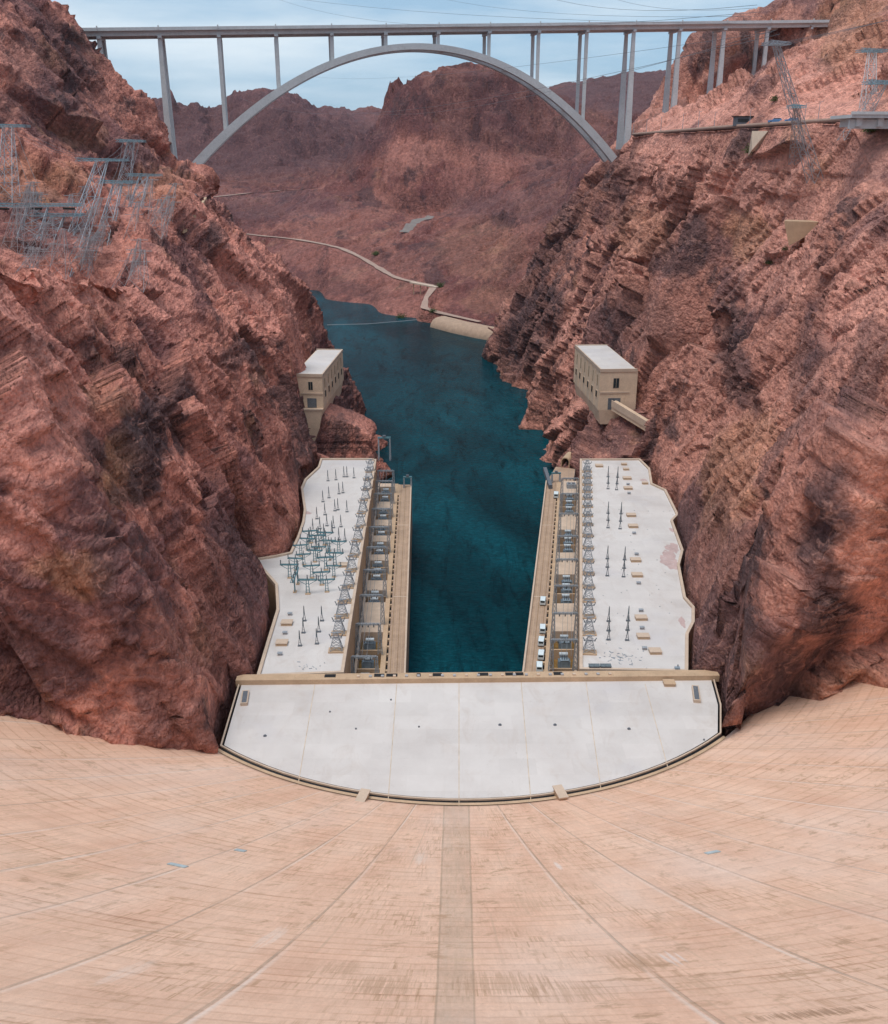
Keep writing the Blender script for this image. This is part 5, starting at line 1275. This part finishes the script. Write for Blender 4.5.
# thicket of small pipe struts (braced line-anchor frames) in the gully
for k in range(34):
    bx, by = random.uniform(10, 165), random.uniform(205, 282)
    b0 = look(bx, by)
    if b0 is None or b0.y > 520: continue
    h = random.uniform(6, 14); lean = Vector((random.uniform(3, 9), random.uniform(-3, 3), h))
    r = empty('anchor_frame', b0, 'thin pale steel anchor frame leaning among the towers in the left gully', 'anchor frame', 'thin anchor frames in the left gully')
    m_ = MB(); q = random.uniform(2, 4); lattice(m_, [(-q, -q, -4), (q, -q, -4), (q, q, -4), (-q, q, -4)], [lean + Vector(v) for v in ((-.5, -.5, 0), (.5, -.5, 0), (.5, .5, 0), (-.5, .5, 0))], 3, .12)
    m_.build('lattice_mast', 'steel_pale', r)
    m_ = MB(); m_.bar(lean + Vector((-3, 0, -.4)), lean + Vector((3, 0, -.4)), .2); m_.build('cross_arm', 'steel_pale', r)
    MB().bar(lean * .6 + Vector((-3.5, 0, 0)), lean * .6 + Vector((3.5, 0, 0)), .16).build('cross_arm', 'steel_pale', r)
# right bank towers
b0 = look(818, 168) or at_y(818, 168, 380)
line_tower(b0, at_y(776, 45, 400), 5, 9, 6, 'tall leaning lattice tower on the right rim with its top against the sky', 'lattice towers on the right rim', 'steel_pale', 'steel', .3, False, 9, .2)
for bx, by, hx, hy, Yh, wd_, lb in ((868, 122, 872, 52, 440, 12, 'lattice tower at the right edge with a flat greenish head above the red slope'), (850, 124, 882, 84, 400, 14, 'wide lattice tower standing over the concrete deck at the right edge'),
                                   (800, 150, 796, 108, 400, 6, 'low lattice tower on the right rim beside the old road')):
    b0 = look(bx, by) or at_y(bx, by, Yh)
    if abs(b0.y - Yh) > 110: b0 = at_y(bx, by, Yh)
    line_tower(b0, at_y(hx, hy, Yh), 6, wd_, 5, lb, 'lattice towers on the right rim', 'steel_pale', 'teal_light', .1, False, 6, .2)
HEADS = [at_y(hx, hy, Yh) for _, (hx, hy), Yh, *_r in TW]
for i, (p, q) in enumerate(zip(HEADS, HEADS[1:] + [Vector((-420, 430, 70))])):
    wire([(p + Vector((o_, 0, 0)), q + Vector((o_ * .7, 0, .5)), 2.5) for o_ in (-4, 0, 4)], 'line_span', f"thin wires strung from the left bench towers, {ORD[i]} span from the near side", 'wire spans on the left bench', .05, 'wires')
for i, (hx, hy, Yh) in enumerate(((776, 45, 400), (872, 52, 440), (882, 84, 400))):
    p = at_y(hx, hy, Yh)
    wire([(p + Vector((o_, 0, 0)), Vector((330 + 10 * i, 330 - 20 * i, 95 + o_)), 5) for o_ in (-3, 0, 3)], 'line_span', ['thin wires running right from the tall leaning tower', 'thin wires running right from the greenish headed tower', 'thin wires running right from the wide tower above the deck'][i], 'wire spans on the right rim', .05, 'wires')
for i, (px, py, Yq) in enumerate(((560, -30, 900), (380, -20, 1100), (150, -30, 1000), (300, 75, 1700))):
    wire([(at_y(757 + 5 * i, 8 + 8 * i, 402), at_y(px, py, Yq), 10)], 'power_line', ['highest thin power line leaving the frame above the right piers', 'thin power line fading upward over the arch crown', 'thin power line running to the far upper left sky', 'thin power line sagging behind the arch crown'][i], 'power lines across the canyon', .06, 'power line')
# overhead lines
lines = [(at_y(757, 5, 402), at_y(470, -40, 900)), (at_y(760, 12, 402), at_y(250, -12, 1200)), (at_y(776, 30, 400), at_y(330, 104, 1700)), (at_y(780, 34, 400), at_y(240, 98, 1700))]
for i, (A_, B_) in enumerate(lines):
    wire([(A_, B_, 14 + 4 * i)], 'power_line', ['thin power line leaving the top of the right rim tower towards the sky', 'thin power line crossing the sky above the bridge deck', 'thin power line passing in front of the arch to the far hills', 'lowest thin power line passing in front of the arch'][i], 'power lines across the canyon', .07, 'power line')
# ------------------------------------------------------------------ old road on the right rim, its walls and things along it
road_c = [(128, 700), (132, 640), (135, 600), (137, 560), (140, 520), (145, 482), (150, 450), (158, 400), (161, 372)]
Rr = resample([Vector((x + 4.5, y, 13.1)) for x, y in road_c], 90)
T = np.gradient(Rr[:, :2], axis=0); T /= np.linalg.norm(T, axis=1, keepdims=True); NN = np.stack([-T[:, 1], T[:, 0]], 1)
if NN[:, 0].mean() > 0: NN = -NN                      # NN points to the river side
def ribbon(o0, o1, z0, z1):
    a_ = np.concatenate([Rr[:, :2] + NN * o0, Rr[:, 2:] + z0], 1); b_ = np.concatenate([Rr[:, :2] + NN * o1, Rr[:, 2:] + z0], 1)
    c_ = np.concatenate([Rr[:, :2] + NN * o1, Rr[:, 2:] + z1], 1); d_2 = np.concatenate([Rr[:, :2] + NN * o0, Rr[:, 2:] + z1], 1)
    return np.stack([a_, b_, c_, d_2, a_], 1)
tag(grid_mesh('rim_road', ribbon(-4.5, 4.5, -1.2, 0), 'asphalt'), 'old asphalt road along the right canyon rim', None, None, 'structure')
o = grid_mesh('guard_wall', ribbon(4.5, 5.0, -.9, .6), 'dirt'); tag(o, 'low tan guard wall along the river side of the old rim road', 'guard wall')
for px0, py0, px1, py1, Y, ht, lb in ((747, 134, 766, 132, 482, 12, 'pale tapering concrete retaining wall below the old road'),):
    A_, B_ = at_y(752, 131, 474), at_y(768, 131, 466); C_, D_ = at_y(748, 156, 474), at_y(752, 150, 470)
    r = empty('retaining_wall', C_, lb, 'retaining wall'); back = Vector((9, 4, 0))
    m_ = MB(); vs = [A_ - C_, B_ - C_, D_ - C_, Vector((0, 0, 0))]; vs = vs + [q + back for q in vs]
    m_.add(vs, [(0, 1, 2, 3), (4, 5, 6, 7), (0, 1, 5, 4), (1, 2, 6, 5), (2, 3, 7, 6), (3, 0, 4, 7)]).build('wall_face', 'tan_light', r)
# check dam in the scree gully
P4 = [look(px, py) or at_y(px, py, 330) for px, py in ((785, 222), (818, 222), (812, 232), (790, 245))]
ym = sum(p.y for p in P4) / 4 - 3
P4 = [at_y(px, py, ym) for px, py in ((784, 221), (818, 222), (812, 233), (789, 246))]
r = empty('check_wall', P4[3], 'small tan concrete check wall in the scree gully on the right side', 'wall')
m_ = MB(); vs = [p - P4[3] for p in P4]; vs += [v + Vector((4, 9, 0)) for v in vs]
m_.add(vs, [(0, 1, 2, 3), (4, 5, 6, 7), (0, 1, 5, 4), (1, 2, 6, 5), (2, 3, 7, 6), (3, 0, 4, 7)]).build('wall_face', 'tan', r)
# orange retaining wall on the left spur
A_, B_, C_ = (look(*q) for q in ((183, 224), (196, 218), (207, 200)))
if A_ and B_ and C_:
    r = empty('retaining_wall', A_, 'curved orange tan retaining wall on the rim of the left spur', 'retaining wall')
    m_ = MB(); pts = [A_, B_, C_]
    for p, q in zip(pts, pts[1:]):
        p, q = p - A_, q - A_; dn = Vector((0, 0, -4)); up = Vector((0, 0, 1.5)); bk = Vector((-1.5, 1, 0))
        vs = [p + dn, q + dn, q + up, p + up]; vs += [v + bk for v in vs]
        m_.add(vs, [(0, 1, 2, 3), (4, 5, 6, 7), (0, 1, 5, 4), (1, 2, 6, 5), (2, 3, 7, 6), (3, 0, 4, 7)])
    m_.build('wall_face', 'tan', r)
# observation deck cantilevered out on the right
A_ = at_y(846, 117, 372)
r = empty('observation_deck', A_, 'grey concrete deck jutting out at the right edge with a dark shadowed underside', 'deck', None, 0.10)
MB().box(0, -4, -.4, 34, 12, .7).build('deck_slab', 'bridge', r)
MB().box(-.3, -4.5, .7, 34, -4.05, 1.7).build('parapet', 'bridge', r)
for x in (3, 11, 19): MB().box(x, -2.6, -3.2, x + 2, 10, -.42).build('support_beam', 'bridge', r)
MB().box(1, -1.5, -3.9, 34, -.2, -.9).build('edge_girder', 'bridge', r)
# vehicles and cabin on the old road
def road_at(px):
    best = min(range(len(Rr)), key=lambda i: abs(444 + F * Rr[i, 0] / (Rr[i, 1] * CP - Rr[i, 2] * SP) - px)); return Vector(Rr[best]), math.atan2(T[best, 0], -T[best, 1])
p, g = road_at(744)
r = empty('guard_cabin', p + Vector((-1.5, 0, 0)), 'dark square cabin standing on the old rim road', 'cabin', None, 0)
MB().box(-4, -2, 0, 4, 2, 4.0).build('wall', 'steel_dark_and_gap_shade', r); MB().box(-4.6, -2.6, 4.0, 4.6, 2.6, 4.4).build('roof', 'dark', r); MB().box(-2.8, -2.06, 1.6, 2.4, -2.0, 3.2).build('window', 'glass', r)
MB().box(4, -2, 0, 9, 1.8, 1.9).build('lean_to', 'steel', r)
def make_car(label, group):
    r = empty('parked_car', (0, 0, 0), label, 'car', group)
    pr = [(-2.2, .4), (2.2, .4), (2.25, .95), (1.1, 1.05), (.5, 1.55), (-1.3, 1.55), (-1.9, 1.05), (-2.25, .95)]; n = len(pr)
    MB().add([(s_ * (.9 if z < 1.2 else .72), y, z) for s_ in (-1, 1) for y, z in pr], [tuple(range(n)), tuple(range(n, 2 * n))] + [(i, (i + 1) % n, n + (i + 1) % n, n + i) for i in range(n)]).build('body', 'blue', r)
    for s_ in (-1, 1): MB().add([(s_ * .88, .85, 1.08), (s_ * .88, -1.6, 1.08), (s_ * .76, -1.2, 1.5), (s_ * .76, .45, 1.5)], [(0, 1, 2, 3)]).build('side_window', 'glass', r)
    for s_ in (-1, 1):
        for y in (-1.35, 1.35): MB().cyl((s_ * .68, y, .33), (s_ * .92, y, .33), .33, n=12).build('wheel', 'rubber', r)
    return r
p, g = road_at(779); cb = make_car('blue car parked on the old rim road, nearer the cabin', 'blue cars on the old road'); cb.location = p + Vector((-2.2, 0, 0)); cb.rotation_euler.z = 1.2; cb.scale = (1.5,) * 3
p, g = road_at(798); copy_thing(cb, p + Vector((-2.2, 0, 0)), 1.0, 'blue car parked on the old rim road, nearer the leaning tower', 1.3)
pl = None
for i, px in enumerate((640, 652, 668, 690, 706, 722, 760, 812, 826)):
    p, g = road_at(px); p = p + Vector((-4.2, 0, 0))
    lb = f'thin grey lamp pole on the old rim road, {ORD[i]} from the bridge'
    if pl is None:
        pl = empty('road_pole', p, lb, 'pole', 'poles along the old rim road'); MB().cyl((0, 0, 0), (0, 0, 8), .16, .10, 6).build('shaft', 'steel', pl); MB().bar((0, 0, 7.9), (1.4, 0, 8.2), .14).build('lamp_arm', 'steel', pl)
    else: copy_thing(pl, p, 0, lb, random.uniform(.8, 1.15))

# ------------------------------------------------------------------ things beyond the river bend
A_, B_ = Vector(ROADS['dirt'][0][-1]), at_y(392, 276, 1270)
A2, B2 = at_y(437, 288, 1190), at_y(411, 283, 1210)
r = empty('trestle_viaduct', B2, 'small pale road viaduct on posts above the far river bank', 'viaduct')
dv_ = A2 - B2; sd_ = Vector((-dv_.y, dv_.x, 0)).normalized()
m_ = MB(); vs = [o_ + sd_ * s_ + Vector((0, 0, z)) for o_ in (Vector((0, 0, 0)), dv_) for s_, z in ((-3, 0), (3, 0), (3, 1.6), (-3, 1.6))]
m_.add(vs, [(0, 1, 2, 3), (4, 5, 6, 7), (0, 1, 5, 4), (1, 2, 6, 5), (2, 3, 7, 6), (3, 0, 4, 7)]).build('road_deck', 'tan_light', r)
for f in (.1, .37, .63, .9):
    q = dv_ * f; m_ = MB(); m_.bar((q.x, q.y, q.z), (q.x, q.y, q.z - 16), 1.2); m_.build('post', 'tan', r)
# sloped concrete revetment on the far right bank
pts = [at_z(430, 327, WATER + .1), at_z(452, 333, WATER + .1), at_z(475, 338, WATER + .1), at_z(498, 342, WATER + .1)]
r = empty('river_revetment', pts[0], 'long rounded pink tan concrete revetment on the far right river bank', 'revetment')
prof_ = [(0, -3), (0, .5), (1.2, 4), (4, 7.5), (8, 9.5), (13, 10.2), (20, 10.4)]
G_ = np.zeros((len(pts) * 1, len(prof_), 3))
nrm_ = Vector(((pts[-1] - pts[0]).y, -(pts[-1] - pts[0]).x, 0)).normalized()
if nrm_.y < 0: nrm_ = -nrm_
for i, p in enumerate(pts):
    for j, (o_, z) in enumerate(prof_): q = p + nrm_ * o_ - pts[0]; G_[i, j] = (q.x, q.y, z)
g_ = grid_mesh('sloped_face', G_, 'pave', None, True); g_.parent = r
# river buoy cable
A_, B_ = at_z(327, 325, WATER + .3), at_z(428, 319, WATER + .3)
wire([(A_, A_.lerp(B_, .4) + Vector((0, -10, 0)), 0), (A_.lerp(B_, .4) + Vector((0, -10, 0)), B_, 0)], 'buoy_line', 'thin pale buoy line stretched across the far river', None, .35, 'buoy line', 'steel_pale')
# gravel lot on the far hillside
p = at_y(420, 222, 1690); Rl = [far_look(x, y) for x, y in ((405, 234), (411, 227), (419, 221), (431, 218))]
gp = resample(Rl, 24); gp[:, 2] = [ground_far(q[0], q[1]) + 2.0 for q in gp]
T2 = np.gradient(gp[:, :2], axis=0); T2 /= np.linalg.norm(T2, axis=1, keepdims=True); N2 = np.stack([-T2[:, 1], T2[:, 0]], 1)
tag(grid_mesh('gravel_path', np.stack([np.concatenate([gp[:, :2] - N2 * 9, gp[:, 2:]], 1), np.concatenate([gp[:, :2] + N2 * 9, gp[:, 2:] + 1.], 1)], 1), 'asphalt'), 'grey gravel patch on the far hillside', None, None, 'structure')

# ------------------------------------------------------------------ desert shrubs
def make_shrub(loc, s_, label, seed):
    r_ = random.Random(seed); r = empty('desert_shrub', loc, label, 'shrub', 'green desert shrubs on the rocks')
    m_ = MB()
    for k in range(5):
        g = r_.uniform(0, 2 * PI); m_.bar((0, 0, -.4), (math.cos(g) * s_ * .55, math.sin(g) * s_ * .55, s_ * r_.uniform(.4, .9)), s_ * .05, s_ * .02)
    m_.build('stem', 'bark', r)
    m_ = MB()
    for k in range(420):
        v = Vector((r_.gauss(0, .42), r_.gauss(0, .42), abs(r_.gauss(.35, .28)))) * s_
        a_ = Vector((r_.uniform(-1, 1), r_.uniform(-1, 1), r_.uniform(-1, 1))).normalized() * s_ * .11; b_ = a_.cross(Vector((r_.uniform(-1, 1), r_.uniform(-1, 1), 1))).normalized() * s_ * .07
        m_.add([v - a_, v + b_, v + a_, v - b_], [(0, 1, 2, 3)])
    m_.build('foliage', 'leaf', r); return r
for i, (px, py, s_, lb) in enumerate(((751, 153, 3.6, 'olive green shrub on the ledge beside the scree gully on the right'), (775, 101, 2.6, 'dark round shrub on the red slope above the old road'), (769, 264, 2.2, 'small yellow green shrub low in the right scree gully'),
                                      (872, 132, 3.4, 'dark green shrub under the concrete deck at the right edge'), (785, 250, 1.6, 'tiny green shrub below the small check wall'))):
    p = look(px, py)
    if p is not None: make_shrub(p, s_, lb, i)
for i, (px, py, Y, s_, lb) in enumerate(((401, 300, 1140, 7, 'low green shrubs on the far river bank below the viaduct'), (376, 258, 1420, 6, 'green shrub beside the pale dirt road'), (440, 281, 1205, 6, 'green shrub at the right end of the far viaduct'), (433, 312, 1105, 5, 'green shrub at the foot of the far pale path'))):
    p = at_y(px, py, Y); p.z = ground_far(p.x, p.y) - .3; make_shrub(p, s_, lb, 50 + i)
# ------------------------------------------------------------------ camera, sky, sun
cam = bpy.data.cameras.new('camera'); co = bpy.data.objects.new('camera', cam); COL.objects.link(co)
co.location = (0, 0, 0); co.rotation_euler = (PI / 2 - PITCH, 0, 0)
cam.sensor_fit = 'VERTICAL'; cam.sensor_height = 24; cam.lens = F / 1024 * 24
cam.clip_start = .5; cam.clip_end = 80000
SC.camera = co
SUN_EL, SUN_AZ = math.radians(72), math.radians(222)     # azimuth from +Y (downstream), clockwise
w = bpy.data.worlds.new('World'); SC.world = w; w.use_nodes = True
nt = w.node_tree; bg = nt.nodes['Background']
sky = nt.nodes.new('ShaderNodeTexSky'); sky.sky_type = 'NISHITA'; sky.sun_disc = False
sky.sun_elevation = SUN_EL; sky.sun_rotation = SUN_AZ; sky.altitude = 400; sky.dust_density = 1.5; sky.air_density = 1.0
tc = nt.nodes.new('ShaderNodeTexCoord'); mp = nt.nodes.new('ShaderNodeMapping'); mp.inputs['Scale'].default_value = (1.0, 1.0, 6); mp.inputs['Location'].default_value = (.3, .2, .15)
nz = nt.nodes.new('ShaderNodeTexNoise'); nz.inputs['Scale'].default_value = 2.2; nz.inputs['Detail'].default_value = 6; nz.inputs['Roughness'].default_value = .55
rp = nt.nodes.new('ShaderNodeValToRGB'); rp.color_ramp.elements[0].position = .40; rp.color_ramp.elements[0].color = (0, 0, 0, 1); rp.color_ramp.elements[1].position = .62; rp.color_ramp.elements[1].color = (1, 1, 1, 1)
ov = nt.nodes.new('ShaderNodeMix'); ov.data_type = 'RGBA'; ov.inputs[0].default_value = .72; ov.inputs[7].default_value = (3.0, 4.7, 6.4, 1)
mx = nt.nodes.new('ShaderNodeMix'); mx.data_type = 'RGBA'
L = nt.links.new
L(tc.outputs['Generated'], mp.inputs[0]); L(mp.outputs[0], nz.inputs['Vector']); L(nz.outputs['Fac'], rp.inputs['Fac'])
L(rp.outputs['Color'], mx.inputs[0]); L(sky.outputs[0], ov.inputs[6]); L(ov.outputs[2], mx.inputs[6]); mx.inputs[7].default_value = (6.0, 6.9, 7.6, 1)
L(mx.outputs[2], bg.inputs[0]); bg.inputs[1].default_value = .08
hm = bpy.data.materials.new('thin_blue_air'); hm.use_nodes = True; ht = hm.node_tree; ht.nodes.clear()
ho = ht.nodes.new('ShaderNodeOutputMaterial'); hv = ht.nodes.new('ShaderNodeVolumePrincipled'); hv.inputs['Density'].default_value = 1.2e-5; hv.inputs['Color'].default_value = (.72, .82, 1, 1)
ht.links.new(hv.outputs[0], ho.inputs['Volume'])
M['air'] = hm
tag(MB().box(-9500, -300, -216, 9500, 12500, 620).build('haze', 'air'), 'thin blue air that softens the far mountains', None, None, 'stuff')
sd = bpy.data.lights.new('sun', 'SUN'); sd.energy = 1.5; sd.angle = math.radians(30); sd.color = (1, .93, .84)
so = bpy.data.objects.new('sun', sd); COL.objects.link(so)
dv = Vector((math.sin(SUN_AZ) * math.cos(SUN_EL), math.cos(SUN_AZ) * math.cos(SUN_EL), math.sin(SUN_EL)))
so.rotation_euler = dv.to_track_quat('Z', 'Y').to_euler()
so.location = dv * 500
SC.view_settings.view_transform = 'Standard'; SC.view_settings.look = 'None'; SC.view_settings.gamma = 1; SC.view_settings.use_curve_mapping = False
SC.view_settings.exposure = .66
SC.cycles.max_bounces = 5; SC.cycles.diffuse_bounces = 3; SC.cycles.glossy_bounces = 2
